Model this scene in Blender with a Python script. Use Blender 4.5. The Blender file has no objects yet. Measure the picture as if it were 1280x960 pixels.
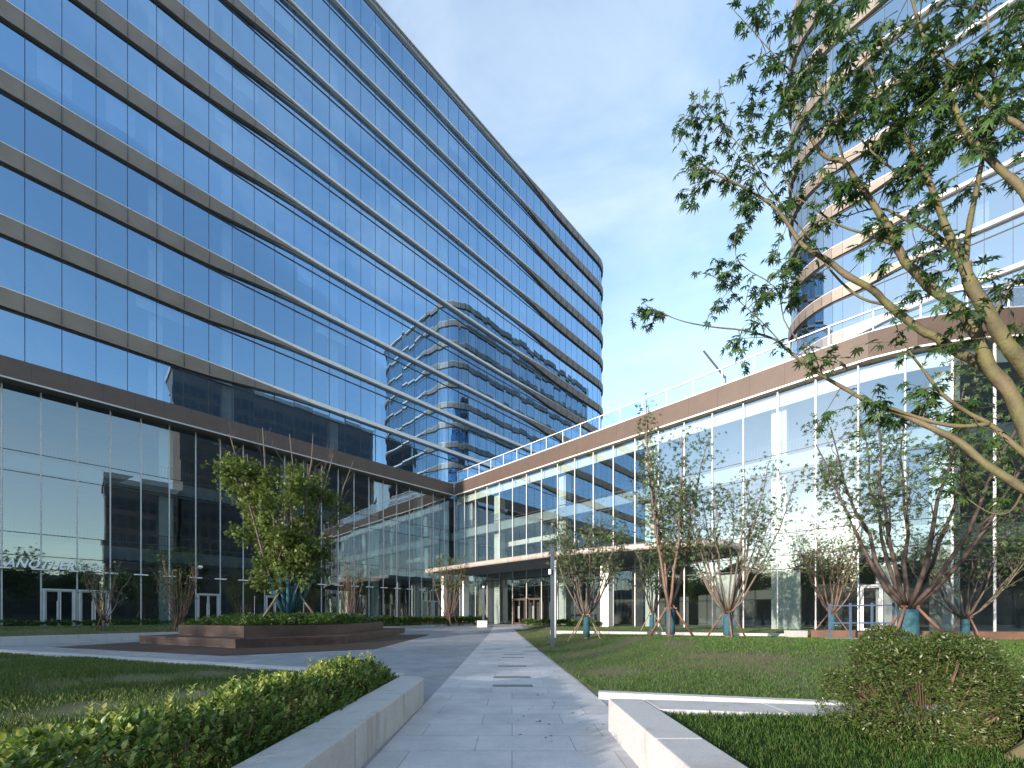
import bpy, bmesh, math, random
import numpy as np
from mathutils import Vector, Matrix
random.seed(7); rng = np.random.default_rng(7)
SC = bpy.context.scene
COL = SC.collection
EYE = 1.2; F = 510.0; HZ = 769.5
def px(x, y, Y):                     # where a line of sight ends at distance Y
    return Vector(((x-640)/F*Y, Y, EYE+(HZ-y)/F*Y))
UL = (0.697, 0.717); UR = (0.717, -0.697)      # the two facade directions of the court
def W(a, b, z=0.0): return Vector((UL[0]*a+UR[0]*b, UL[1]*a+UR[1]*b, z))

# ------------------------------------------------------------------ materials
def nt(name):
    m = bpy.data.materials.new(name); m.use_nodes = True
    t = m.node_tree; t.nodes.clear()
    out = t.nodes.new('ShaderNodeOutputMaterial')
    return m, t, out
def N(t, typ, **kw):
    n = t.nodes.new(typ)
    for k, v in kw.items():
        if k in n.inputs: n.inputs[k].default_value = v
        else: setattr(n, k, v)
    return n
def rgba(c): return (c[0], c[1], c[2], 1.0)
def plain(name, c1, c2=None, scale=4.0, rough=0.6, metal=0.0, bump=0.0, bscale=None, detail=5.0, spec=0.5, c3=None, big=0.4):
    m, t, out = nt(name)
    p = N(t, 'ShaderNodeBsdfPrincipled'); p.inputs['Roughness'].default_value = rough
    p.inputs['Metallic'].default_value = metal; p.inputs['Specular IOR Level'].default_value = spec
    t.links.new(p.outputs[0], out.inputs[0])
    if c2 is None: c2 = tuple(v*0.85 for v in c1)
    tc = N(t, 'ShaderNodeTexCoord')
    no = N(t, 'ShaderNodeTexNoise'); no.inputs['Scale'].default_value = scale; no.inputs['Detail'].default_value = detail
    t.links.new(tc.outputs['Object'], no.inputs['Vector'])
    cr = N(t, 'ShaderNodeValToRGB'); cr.color_ramp.elements[0].position = .35; cr.color_ramp.elements[1].position = .65
    cr.color_ramp.elements[0].color = rgba(c2); cr.color_ramp.elements[1].color = rgba(c1)
    t.links.new(no.outputs['Fac'], cr.inputs[0])
    last = cr.outputs[0]
    if c3 is not None:
        n2 = N(t, 'ShaderNodeTexNoise'); n2.inputs['Scale'].default_value = big; n2.inputs['Detail'].default_value = 6; n2.inputs['Roughness'].default_value = .65
        t.links.new(tc.outputs['Object'], n2.inputs['Vector'])
        r2 = N(t, 'ShaderNodeValToRGB'); r2.color_ramp.elements[0].position = .48; r2.color_ramp.elements[1].position = .66
        t.links.new(n2.outputs['Fac'], r2.inputs[0])
        mx = N(t, 'ShaderNodeMix', data_type='RGBA'); mx.inputs[7].default_value = rgba(c3)
        t.links.new(r2.outputs[0], mx.inputs[0]); t.links.new(last, mx.inputs[6]); last = mx.outputs[2]
    t.links.new(last, p.inputs['Base Color'])
    if bump:
        nb = N(t, 'ShaderNodeTexNoise'); nb.inputs['Scale'].default_value = bscale or scale*6; nb.inputs['Detail'].default_value = 6
        t.links.new(tc.outputs['Object'], nb.inputs['Vector'])
        b = N(t, 'ShaderNodeBump'); b.inputs['Strength'].default_value = bump; b.inputs['Distance'].default_value = .02
        t.links.new(nb.outputs['Fac'], b.inputs['Height']); t.links.new(b.outputs[0], p.inputs['Normal'])
    return m
def glass(name, refl, tint, lo, hi, ripple=0.0, rough=0.0):
    m, t, out = nt(name)
    g = N(t, 'ShaderNodeBsdfGlossy'); g.inputs['Color'].default_value = rgba(refl); g.inputs['Roughness'].default_value = rough
    tr = N(t, 'ShaderNodeBsdfTransparent'); tr.inputs['Color'].default_value = rgba(tint)
    lw = N(t, 'ShaderNodeLayerWeight'); lw.inputs['Blend'].default_value = .35
    mr = N(t, 'ShaderNodeMapRange'); mr.inputs['To Min'].default_value = lo; mr.inputs['To Max'].default_value = hi
    t.links.new(lw.outputs['Fresnel'], mr.inputs['Value'])
    mx = N(t, 'ShaderNodeMixShader')
    t.links.new(mr.outputs[0], mx.inputs[0]); t.links.new(tr.outputs[0], mx.inputs[1]); t.links.new(g.outputs[0], mx.inputs[2])
    t.links.new(mx.outputs[0], out.inputs[0])
    if ripple:
        tc = N(t, 'ShaderNodeTexCoord'); no = N(t, 'ShaderNodeTexNoise'); no.inputs['Scale'].default_value = .9; no.inputs['Detail'].default_value = 1.0
        t.links.new(tc.outputs['Object'], no.inputs['Vector'])
        b = N(t, 'ShaderNodeBump'); b.inputs['Strength'].default_value = ripple; b.inputs['Distance'].default_value = .02
        t.links.new(no.outputs['Fac'], b.inputs['Height']); t.links.new(b.outputs[0], g.inputs['Normal'])
    return m
def leafmat(name, cols, transl=.35, rough=.45, spec=.4):
    m, t, out = nt(name)
    g = N(t, 'ShaderNodeNewGeometry'); cr = N(t, 'ShaderNodeValToRGB')
    el = cr.color_ramp.elements
    while len(el) < len(cols): el.new(.5)
    for i, c in enumerate(cols): el[i].position = i/(len(cols)-1); el[i].color = rgba(c)
    t.links.new(g.outputs['Random Per Island'], cr.inputs[0])
    p = N(t, 'ShaderNodeBsdfPrincipled'); p.inputs['Roughness'].default_value = rough; p.inputs['Specular IOR Level'].default_value = spec
    tl = N(t, 'ShaderNodeBsdfTranslucent')
    t.links.new(cr.outputs[0], p.inputs['Base Color']); t.links.new(cr.outputs[0], tl.inputs['Color'])
    mx = N(t, 'ShaderNodeMixShader'); mx.inputs[0].default_value = transl
    t.links.new(p.outputs[0], mx.inputs[1]); t.links.new(tl.outputs[0], mx.inputs[2]); t.links.new(mx.outputs[0], out.inputs[0])
    return m
def stone(name, c1, c2, stain, dirt):
    m, t, out = nt(name); tc = N(t, 'ShaderNodeTexCoord')
    def noise(sc, det, mscale=None, rough=.6):
        no = N(t, 'ShaderNodeTexNoise'); no.inputs['Scale'].default_value = sc; no.inputs['Detail'].default_value = det; no.inputs['Roughness'].default_value = rough
        if mscale:
            mp = N(t, 'ShaderNodeMapping'); mp.inputs['Scale'].default_value = mscale; t.links.new(tc.outputs['Object'], mp.inputs[0]); t.links.new(mp.outputs[0], no.inputs['Vector'])
        else: t.links.new(tc.outputs['Object'], no.inputs['Vector'])
        return no.outputs['Fac']
    def ramp(src, a, b, lo=0.0, hi=1.0):
        r = N(t, 'ShaderNodeMapRange', interpolation_type='SMOOTHSTEP'); r.inputs['From Min'].default_value = a; r.inputs['From Max'].default_value = b
        r.inputs['To Min'].default_value = lo; r.inputs['To Max'].default_value = hi; t.links.new(src, r.inputs['Value']); return r.outputs[0]
    def mix(f, a, b):
        x = N(t, 'ShaderNodeMix', data_type='RGBA'); t.links.new(f, x.inputs[0])
        for k, v in ((6, a), (7, b)):
            if isinstance(v, tuple): x.inputs[k].default_value = rgba(v)
            else: t.links.new(v, x.inputs[k])
        return x.outputs[2]
    c = mix(ramp(noise(140, 3), .38, .62), c2, c1)
    c = mix(ramp(noise(1.4, 7, None, .7), .48, .72, 0, .65), c, stain)
    c = mix(ramp(noise(5, 5, (1, 1, .16)), .56, .74, 0, .6), c, dirt)
    p = N(t, 'ShaderNodeBsdfPrincipled'); p.inputs['Roughness'].default_value = .65; p.inputs['Specular IOR Level'].default_value = .35
    t.links.new(c, p.inputs['Base Color']); t.links.new(p.outputs[0], out.inputs[0])
    b = N(t, 'ShaderNodeBump'); b.inputs['Strength'].default_value = .25; b.inputs['Distance'].default_value = .01
    t.links.new(noise(90, 6), b.inputs['Height']); t.links.new(b.outputs[0], p.inputs['Normal'])
    return m
def paving(name, c1, c2, mortar, bw, bh, rot=0.0, offs=.5, rough=.65, c3=None):
    m, t, out = nt(name)
    tc = N(t, 'ShaderNodeTexCoord'); mp = N(t, 'ShaderNodeMapping'); mp.inputs['Rotation'].default_value = (0, 0, rot)
    t.links.new(tc.outputs['Object'], mp.inputs[0])
    br = N(t, 'ShaderNodeTexBrick'); br.offset = offs; br.inputs['Scale'].default_value = 1.0
    br.inputs['Brick Width'].default_value = bw; br.inputs['Row Height'].default_value = bh; br.inputs['Mortar Size'].default_value = .005
    br.inputs['Mortar Smooth'].default_value = .2; br.inputs['Bias'].default_value = 0
    br.inputs['Color1'].default_value = rgba(c1); br.inputs['Color2'].default_value = rgba(c2); br.inputs['Mortar'].default_value = rgba(mortar)
    t.links.new(mp.outputs[0], br.inputs['Vector'])
    no = N(t, 'ShaderNodeTexNoise'); no.inputs['Scale'].default_value = 60; no.inputs['Detail'].default_value = 4
    t.links.new(tc.outputs['Object'], no.inputs['Vector'])
    n2 = N(t, 'ShaderNodeTexNoise'); n2.inputs['Scale'].default_value = .9; n2.inputs['Detail'].default_value = 7; n2.inputs['Roughness'].default_value = .7
    t.links.new(tc.outputs['Object'], n2.inputs['Vector'])
    mr = N(t, 'ShaderNodeMapRange'); mr.inputs['To Min'].default_value = .8; mr.inputs['To Max'].default_value = 1.2; t.links.new(no.outputs['Fac'], mr.inputs[0])
    m2 = N(t, 'ShaderNodeMapRange'); m2.inputs['From Min'].default_value = .3; m2.inputs['From Max'].default_value = .7
    m2.inputs['To Min'].default_value = .70; m2.inputs['To Max'].default_value = 1.1; t.links.new(n2.outputs['Fac'], m2.inputs[0])
    mu = N(t, 'ShaderNodeMath', operation='MULTIPLY'); t.links.new(mr.outputs[0], mu.inputs[0]); t.links.new(m2.outputs[0], mu.inputs[1])
    hs = N(t, 'ShaderNodeHueSaturation'); t.links.new(mu.outputs[0], hs.inputs['Value']); t.links.new(br.outputs['Color'], hs.inputs['Color'])
    p = N(t, 'ShaderNodeBsdfPrincipled'); p.inputs['Roughness'].default_value = rough; p.inputs['Specular IOR Level'].default_value = .35
    t.links.new(hs.outputs[0], p.inputs['Base Color'])
    b = N(t, 'ShaderNodeBump'); b.inputs['Strength'].default_value = .5; b.inputs['Distance'].default_value = .006; b.invert = True
    t.links.new(br.outputs['Fac'], b.inputs['Height']); t.links.new(b.outputs[0], p.inputs['Normal'])
    t.links.new(p.outputs[0], out.inputs[0])
    return m
M = {}
M['bronze'] = plain('bronze_panel', (.20,.172,.15), (.165,.14,.12), .9, .45, .15, spec=.5)
M['bronze_dark'] = plain('bronze_fascia', (.088,.060,.045), (.076,.052,.04), 1.5, .48, .1)
M['alu'] = plain('light_aluminium', (.66,.65,.63), (.60,.59,.58), 2, .42, .1)
M['alu_frame'] = plain('grey_aluminium', (.46,.48,.50), (.40,.42,.44), 3, .42, .1)
M['canopy'] = plain('canopy_metal', (.40,.34,.31), (.35,.30,.27), 1.5, .45, .1)
M['dark_frame'] = plain('dark_gasket', (.025,.03,.04), (.02,.024,.03), 3, .5)
M['tower_glass'] = glass('tower_glass', (.40,.62,.86), (.55,.62,.68), .50, .70, .035)
M['right_glass'] = glass('right_tower_glass', (.86,.94,1.0), (.40,.48,.54), .48, .85, .03)
M['left_glass'] = glass('podium_glass', (.72,.84,.92), (.60,.72,.74), .22, .85, .02)
M['wing_glass'] = glass('wing_glass', (.84,.92,.99), (.74,.84,.83), .28, .88, .03)
M['rail_glass'] = glass('rail_glass', (.9,.95,1), (.95,.97,.97), .04, .5)
M['door_glass'] = glass('door_glass', (.8,.9,.95), (.5,.56,.58), .12, .8)
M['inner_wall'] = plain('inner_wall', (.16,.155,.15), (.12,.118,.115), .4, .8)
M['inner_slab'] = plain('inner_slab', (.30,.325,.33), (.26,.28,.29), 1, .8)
M['column'] = plain('white_column', (.78,.78,.74), (.70,.70,.67), 1.5, .6)
M['blind'] = plain('white_blind', (.78,.77,.73), (.72,.71,.68), 1.5, .7)
M['black_rail'] = plain('black_rail', (.03,.032,.035), None, 3, .4)
M['roof'] = plain('roof_screed', (.34,.35,.36), (.28,.29,.30), 1, .8)
M['granite'] = stone('pale_granite', (.50,.49,.48), (.38,.38,.38), (.31,.28,.25), (.25,.215,.18))
M['kerb'] = stone('kerb_granite', (.52,.52,.52), (.42,.42,.43), (.34,.32,.30), (.28,.25,.22))
M['path'] = paving('path_slabs', (.55,.54,.55), (.46,.46,.47), (.31,.31,.32), .9, .45, 0, .37)
M['plaza'] = paving('plaza_slabs', (.30,.315,.34), (.25,.265,.29), (.20,.205,.22), .6, .3, .77)
M['inlay'] = plain('dark_stone_inlay', (.17,.18,.20), (.14,.15,.165), 40, .5)
M['deck'] = paving('deck_boards', (.085,.056,.043), (.068,.044,.034), (.02,.015,.012), 2.4, .14, .36)
M['bench'] = plain('bench_boards', (.066,.040,.032), (.044,.028,.023), 2.5, .5, c3=(.095,.06,.045), big=.9)
M['earth'] = plain('lawn_soil', (.065,.095,.025), (.095,.085,.04), 2.2, .95, bump=.6, bscale=30, c3=(.12,.085,.05), big=.55)
M['ground'] = plain('city_ground', (.16,.16,.16), (.13,.13,.13), .3, .9)
M['soil'] = plain('bare_soil', (.075,.05,.035), (.05,.035,.025), 6, .95, bump=.6)
M['bark_green'] = plain('maple_bark', (.115,.108,.040), (.072,.060,.030), 9, .75, bump=.4, bscale=40, c3=(.13,.095,.06), big=2.2)
M['bark_dark'] = plain('dark_bark', (.085,.06,.048), (.05,.037,.032), 7, .8, bump=.5, bscale=30)
M['bark_warm'] = plain('warm_bark', (.20,.125,.092), (.135,.086,.066), 7, .8, bump=.4, bscale=30)
M['bark_grey'] = plain('grey_bark', (.15,.12,.095), (.10,.08,.066), 7, .8, bump=.4, bscale=30)
M['wrap'] = plain('teal_trunk_wrap', (.028,.105,.135), (.018,.07,.095), 14, .85, bump=.5, bscale=60)
M['stake'] = plain('brown_stake', (.20,.10,.07), (.14,.075,.05), 8, .7)
M['stake_pale'] = plain('pale_stake', (.30,.22,.16), (.23,.165,.12), 8, .7)
M['steel'] = plain('grey_steel_post', (.060,.078,.105), (.05,.066,.09), 5, .5, .1)
M['blue_rail'] = plain('blue_grey_rail', (.10,.16,.25), (.08,.13,.21), 5, .45, .2)
M['white'] = plain('white_plastic', (.78,.78,.78), None, 3, .4)
M['sign'] = plain('sign_letters', (.78,.86,.87), (.74,.82,.84), 2, .4)
M['corten'] = plain('brown_edging', (.16,.085,.06), (.11,.06,.045), 2, .7)
M['louver'] = plain('grey_louver', (.36,.36,.36), (.31,.31,.31), 2, .5)
M['concrete_far'] = plain('dark_cladding', (.11,.10,.10), (.085,.08,.082), .3, .7)
M['far_win'] = plain('far_window', (.03,.045,.06), (.05,.065,.08), .2, .12)
M['maple'] = leafmat('maple_leaf', [(.026,.066,.018),(.040,.094,.022),(.056,.118,.028),(.080,.14,.036)], .35)
M['leaf_mid'] = leafmat('small_tree_leaf', [(.050,.090,.034),(.072,.125,.044),(.095,.15,.056),(.125,.15,.07)], .3)
M['leaf_bright'] = leafmat('planter_tree_leaf', [(.085,.14,.028),(.115,.18,.036),(.145,.21,.046),(.20,.22,.065)], .35)
M['leaf_hedge'] = leafmat('hedge_leaf', [(.065,.12,.020),(.10,.17,.028),(.14,.215,.040)], .4, .35, .45)
M['leaf_new'] = leafmat('hedge_new_growth', [(.24,.30,.06),(.32,.37,.08),(.40,.42,.12)], .35, .35, .5)
M['leaf_low'] = leafmat('low_shrub_leaf', [(.046,.090,.018),(.066,.125,.024),(.092,.155,.034)], .25)
M['leaf_bush'] = leafmat('bush_leaf', [(.036,.066,.015),(.054,.092,.020),(.074,.112,.026),(.10,.105,.04)], .2, .4)
M['twig'] = plain('bush_twig', (.17,.10,.06), (.11,.07,.045), 8, .8)
M['grass'] = leafmat('grass_blade', [(.050,.125,.022),(.068,.160,.028),(.088,.180,.034),(.14,.150,.055)], .3, .5, .25)
M['grass_dark'] = leafmat('dark_grass_blade', [(.070,.14,.032),(.098,.18,.040),(.125,.20,.052),(.19,.175,.075)], .3, .5, .25)

# ------------------------------------------------------------------ geometry helpers
class MB:
    def __init__(s): s.v = []; s.f = []
    def quad(s, a, b, c, d):
        i = len(s.v); s.v += [tuple(a), tuple(b), tuple(c), tuple(d)]; s.f.append((i, i+1, i+2, i+3))
    def prism(s, pts, z0, z1):
        i = len(s.v); n = len(pts)
        s.v += [(p[0], p[1], z0) for p in pts] + [(p[0], p[1], z1) for p in pts]
        s.f.append(tuple(i+n+k for k in range(n))); s.f.append(tuple(i+k for k in reversed(range(n))))
        for k in range(n): s.f.append((i+k, i+(k+1) % n, i+n+(k+1) % n, i+n+k))
    def box(s, o, t, n, u0, u1, d0, d1, z0, z1):      # o: XY origin, t/n: unit directions in plan
        P = lambda u, d: (o[0]+t[0]*u+n[0]*d, o[1]+t[1]*u+n[1]*d)
        s.prism([P(u0, d0), P(u1, d0), P(u1, d1), P(u0, d1)], z0, z1)
    def abox(s, x0, x1, y0, y1, z0, z1): s.prism([(x0,y0),(x1,y0),(x1,y1),(x0,y1)], z0, z1)
    def bar(s, p, q, r, r2=None, seg=6): s.tube([Vector(p), Vector(q)], [r, r if r2 is None else r2], seg)
    def tube(s, pts, rad, seg=6):
        n = len(pts); base = len(s.v); ref = Vector((.31, .17, .93))
        for k in range(n):
            d = (pts[min(k+1, n-1)]-pts[max(k-1, 0)])
            if d.length < 1e-9: d = Vector((0, 0, 1))
            d.normalize()
            if abs(d.dot(ref)) > .97: ref = Vector((.9, -.2, .1))
            x = d.cross(ref).normalized(); y = d.cross(x)
            for j in range(seg):
                an = 2*math.pi*j/seg
                s.v.append(tuple(pts[k]+x*(math.cos(an)*rad[k])+y*(math.sin(an)*rad[k])))
        for k in range(n-1):
            for j in range(seg):
                a = base+k*seg+j; b = base+k*seg+(j+1) % seg
                s.f.append((a, b, b+seg, a+seg))
        s.f.append(tuple(base+j for j in reversed(range(seg)))); s.f.append(tuple(base+(n-1)*seg+j for j in range(seg)))
def rootloc(o):
    v = Vector((0, 0, 0))
    while o is not None: v += o.location; o = o.parent
    return v
def link(name, me, mat, parent=None, loc=None):
    for m in (mat if isinstance(mat, (list, tuple)) else [mat]): me.materials.append(m)
    o = bpy.data.objects.new(name, me); COL.objects.link(o)
    if parent is not None: o.parent = parent
    if loc is not None: o.location = loc
    return o
def obj(name, mb, mat, parent=None, bevel=0.0, smooth=False, base=None):
    """one mesh object; its vertices are given in world space"""
    v = np.array(mb.v, dtype=np.float64)
    if parent is not None: off = np.array(rootloc(parent)); loc = None
    else:
        c = (v.min(0)+v.max(0))/2; c[2] = v[:, 2].min()
        if base is not None: c = np.array(base)
        off = c; loc = Vector(c)
    me = bpy.data.meshes.new(name)
    me.from_pydata([tuple(x) for x in (v-off)], [], mb.f)
    if bevel:
        bm = bmesh.new(); bm.from_mesh(me)
        bmesh.ops.bevel(bm, geom=list(bm.edges), offset=bevel, segments=2, affect='EDGES', profile=.6, clamp_overlap=True)
        bm.to_mesh(me); bm.free()
    if smooth: me.polygons.foreach_set('use_smooth', [True]*len(me.polygons))
    me.update()
    return link(name, me, mat, parent, loc)
def objm(name, pairs, parent=None, **k):
    """several meshes joined into one object, a material each"""
    mb = MB(); idx = []
    for i, (m, _) in enumerate(pairs):
        k0 = len(mb.v); mb.v += m.v; mb.f += [tuple(k0+j for j in q) for q in m.f]; idx += [i]*len(m.f)
    o = obj(name, mb, [p[1] for p in pairs], parent, **k)
    o.data.polygons.foreach_set('material_index', idx); return o
def tag(o, label=None, cat=None, group=None, kind=None):
    if label: o['label'] = label
    if cat: o['category'] = cat
    if group: o['group'] = group
    if kind: o['kind'] = kind
    return o
def thing(name, label, cat, loc, group=None):
    o = bpy.data.objects.new(name, None); COL.objects.link(o); o.location = loc; o.empty_display_size = .3
    return tag(o, label, cat, group)
def struct(name, mb, mat, **k):
    o = obj(name, mb, mat, **k); o['kind'] = 'structure'; return o
def dup(o, parent=None, dz=0.0):
    c = o.copy(); COL.objects.link(c); c.location.z += dz
    if parent is not None: c.parent = parent
    for ch in o.children: dup(ch, c)
    return c

# ------------------------------------------------------------------ foliage
def T_ovate():
    v = np.array([(0,0,0),(.28,.35,.06),(.22,.75,.05),(0,1,-.06),(-.22,.75,.05),(-.28,.35,.06),(0,.45,0)], float)
    return v, [(0,1,6),(1,2,6),(2,3,6),(3,4,6),(4,5,6),(5,0,6)]
def T_slim():
    v = np.array([(0,0,0),(.17,.45,.05),(0,1,-.1),(-.17,.45,.05)], float); return v, [(0,1,2,3)]
def T_palm():
    v = [(0,0,0)]; f = []
    for a, l in ((-118,.48),(-72,.78),(-34,.98),(0,1.08),(34,.98),(72,.78),(118,.48)):
        r = math.radians(a); d = np.array((math.sin(r), math.cos(r), 0)); n = np.array((d[1], -d[0], 0))
        i = len(v)
        v += [tuple(d*l*.42+n*.12+(0,0,.03)), tuple(d*l+np.array((0,0,-.22*l))), tuple(d*l*.42-n*.12+(0,0,.03))]
        f.append((0, i, i+1, i+2))
    return np.array(v, float)+np.array((0,.12,0)), f
def T_spray():                        # a twig end carrying five little leaves
    v0, f0 = T_slim(); V = []; Fc = []
    for a, s, dz in ((-70,.6,0),(-32,.75,.12),(0,.9,-.08),(34,.75,.1),(72,.6,-.05)):
        r = math.radians(a); R = np.array([[math.cos(r), math.sin(r),0],[-math.sin(r), math.cos(r),0],[0,0,1]])
        i = len(V); w = (v0*s)@R.T+np.array((0,.05+abs(dz),dz)); V += [tuple(x) for x in w]; Fc += [tuple(i+k for k in q) for q in f0]
    return np.array(V, float), Fc
def scatter(name, tmpl, P, D, U, S, mat, parent=None, base=None, midx=None):
    """leaves at P, pointing along D with face normal near U, size S"""
    v, f = tmpl; P = np.asarray(P, float); D = np.asarray(D, float); U = np.asarray(U, float); S = np.asarray(S, float)
    D = D/np.maximum(np.linalg.norm(D, axis=1, keepdims=True), 1e-9)
    X = np.cross(D, U); X /= np.maximum(np.linalg.norm(X, axis=1, keepdims=True), 1e-9); Z = np.cross(X, D)
    n = len(P); k = len(v)
    V = P[:, None, :]+S[:, None, None]*(v[None, :, 0, None]*X[:, None, :]+v[None, :, 1, None]*D[:, None, :]+v[None, :, 2, None]*Z[:, None, :])
    if parent is not None: off = np.array(rootloc(parent)); loc = None
    else:
        off = np.array(base if base is not None else (P[:, 0].mean(), P[:, 1].mean(), P[:, 2].min())); loc = Vector(off)
    V = (V-off).reshape(-1, 3)
    me = bpy.data.meshes.new(name)
    ls = [len(q) for q in f]; flat = np.concatenate([np.array(q) for q in f]); tot = len(flat)
    loops = (flat[None, :]+(np.arange(n)*k)[:, None]).ravel()
    me.vertices.add(n*k); me.vertices.foreach_set('co', V.ravel().astype(np.float32))
    me.loops.add(n*tot); me.loops.foreach_set('vertex_index', loops.astype(np.int32))
    st = np.concatenate([[0], np.cumsum(ls)[:-1]]); starts = (st[None, :]+(np.arange(n)*tot)[:, None]).ravel()
    me.polygons.add(n*len(f)); me.polygons.foreach_set('loop_start', starts.astype(np.int32))
    if midx is not None: me.polygons.foreach_set('material_index', np.repeat(midx, len(f)).astype(np.int32))
    me.update(calc_edges=True); me.validate()
    return link(name, me, mat, parent, loc)
def rvec(n): 
    v = rng.normal(size=(n, 3)); return v/np.linalg.norm(v, axis=1, keepdims=True)
def curve(p, d, L, n, wob, up=0.0):
    pts = [Vector(p)]; d = Vector(d).normalized()
    for _ in range(n):
        d = (d+Vector((random.gauss(0, wob), random.gauss(0, wob), random.gauss(0, wob)+up))).normalized()
        pts.append(pts[-1]+d*(L/n))
    return pts
def vase_tree(label, base, H, spread, bark, leaf, stems=6, fork=.95, r0=.09, leaves=1500, lsize=.09, seed=1, wrap=True, side=5,
              group=None, leafless_top=0.0, low=.35, tmpl=None, single=False, name='young_tree', clump=.16, wrap_stems=False, lean=None, subset=1.0):
    random.seed(seed); base = Vector(base)
    t = thing(name, label, 'tree', base, group)
    w = MB(); tips = []
    ft = base+Vector((random.uniform(-.04,.04), random.uniform(-.04,.04), fork))
    w.tube([base-Vector((0,0,.1)), base+Vector((0,0,.12)), base.lerp(ft,.6), ft], [r0*1.3, r0*1.0, r0*.85, r0*.7], 8)
    stemlist = []
    for i in range(stems):
        an = 2*math.pi*(i+random.uniform(-.25,.25))/stems; rr = spread*random.uniform(.55, 1.0)
        if single and i < 2: rr *= .35
        hh = (H-fork)*random.uniform(.72, 1.0)
        end = Vector((math.cos(an)*rr, math.sin(an)*rr, hh))
        if lean: end += Vector(lean)*hh
        n = 7; pts = []
        for k in range(n+1):
            u = k/n
            pts.append(ft-Vector((0,0,.12*(1-u)))+Vector((end.x*u**.8, end.y*u**.8, end.z*u**1.12))+Vector((random.gauss(0,.05), random.gauss(0,.05), 0))*(u*1.6))
        rs = [r0*(.36 if stems > 6 else .5)*(1-.85*(k/n)) + .005 for k in range(n+1)]
        w.tube(pts, rs, 6); stemlist.append((pts, rs))
        for s in range(side):
            u = random.uniform(low, .97); k = min(int(u*n), n-1); p = pts[k].lerp(pts[k+1], u*n-k)
            d = (pts[k+1]-pts[k]).normalized()+Vector((random.gauss(0,.6), random.gauss(0,.6), random.uniform(-.1,.5)))
            L = spread*random.uniform(.3,.7)*(1.15-u*.6)
            br = curve(p, d, L, 4, .16, .06); r = rs[k]*.45
            w.tube(br, [r, r*.8, r*.6, r*.42, .004], 4)
            for q in range(3):
                m = random.randint(1, 4); tw = curve(br[m], (br[m]-br[m-1]).normalized()+Vector((random.gauss(0,.7), random.gauss(0,.7), random.gauss(.1,.5))), L*.5, 3, .2, .03)
                w.tube(tw, [.007, .005, .004, .002], 3)
                for x in tw[1:]: tips.append(x)
            for x in br[2:]: tips.append(x)
        tips += [pts[-1], pts[-2]]
    obj('trunk', w, bark, t, smooth=True)
    if leaves:
        tp = np.array([tuple(x) for x in tips]); zt = base.z+H*(1-leafless_top)
        keep = tp[:, 2] < zt
        tp = tp[keep] if keep.sum() > 5 else tp
        if subset < 1: tp = tp[rng.permutation(len(tp))[:max(6, int(len(tp)*subset))]]
        idx = rng.integers(0, len(tp), leaves); P = tp[idx]+rng.normal(size=(leaves, 3))*clump
        D = rvec(leaves)+np.array((0,0,-.25)); U = rvec(leaves)*.7+np.array((0,0,.8))
        scatter('crown', tmpl or T_spray(), P, D, U, rng.uniform(.7,1.3,leaves)*lsize, leaf, t)
    if wrap:
        b = MB(); h = fork*.92
        if wrap_stems:
            for pts, rs in stemlist:
                q = [pts[0]]
                for k in (1, 2): q.append(pts[k])
                b.tube(q, [rs[0]+.05, rs[1]+.045, rs[2]+.04], 8)
        else:
            ps = [base+Vector((0,0,.1)), base+Vector((0,0,h*.35)), base+Vector((0,0,h*.7)), base+Vector((0,0,h))]
            b.tube(ps, [r0*1.5, r0*1.42, r0*1.38, r0*1.36], 10)
        obj('trunk_wrap', b, M['wrap'], t, smooth=True)
    return t
def stakes(label, base, n, R, h, mat, rad=.028, a0=.4, ring=True, group='wooden tree stakes'):
    base = Vector(base); t = thing('tree_support', label, 'tree stakes', base, group)
    tops = []
    for i in range(n):
        an = a0+2*math.pi*i/n; p = base+Vector((math.cos(an)*R, math.sin(an)*R, -.08)); q = base+Vector((math.cos(an)*.13, math.sin(an)*.13, h))
        b = MB(); b.bar(p, q+(q-p)*.06, rad, rad*.85, 7); obj('stake', b, mat, t, smooth=True); tops.append(q)
    if ring:
        b = MB()
        for i in range(n): 
            p, q = tops[i], tops[(i+1) % n]; e = (q-p)*.5; b.bar(p-e-Vector((0,0,.05)), q+e-Vector((0,0,.05)), rad*.7, None, 6)
        obj('tie_bar', b, mat, t)
    return t
def shrub_mass(name, label, cat, poly_fn, n, size, mat, tm=None, group=None, base=None, upb=.8):
    P, Nn = poly_fn(n)
    D = Nn*.8+rvec(n)*.7+np.array((0,0,.25)); U = Nn*.3+rvec(n)*.5+np.array((0,0,upb))
    o = scatter(name, tm or T_slim(), P, D, U, rng.uniform(.7,1.35,n)*size, mat, base=base)
    return tag(o, label, cat, group)
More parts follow.
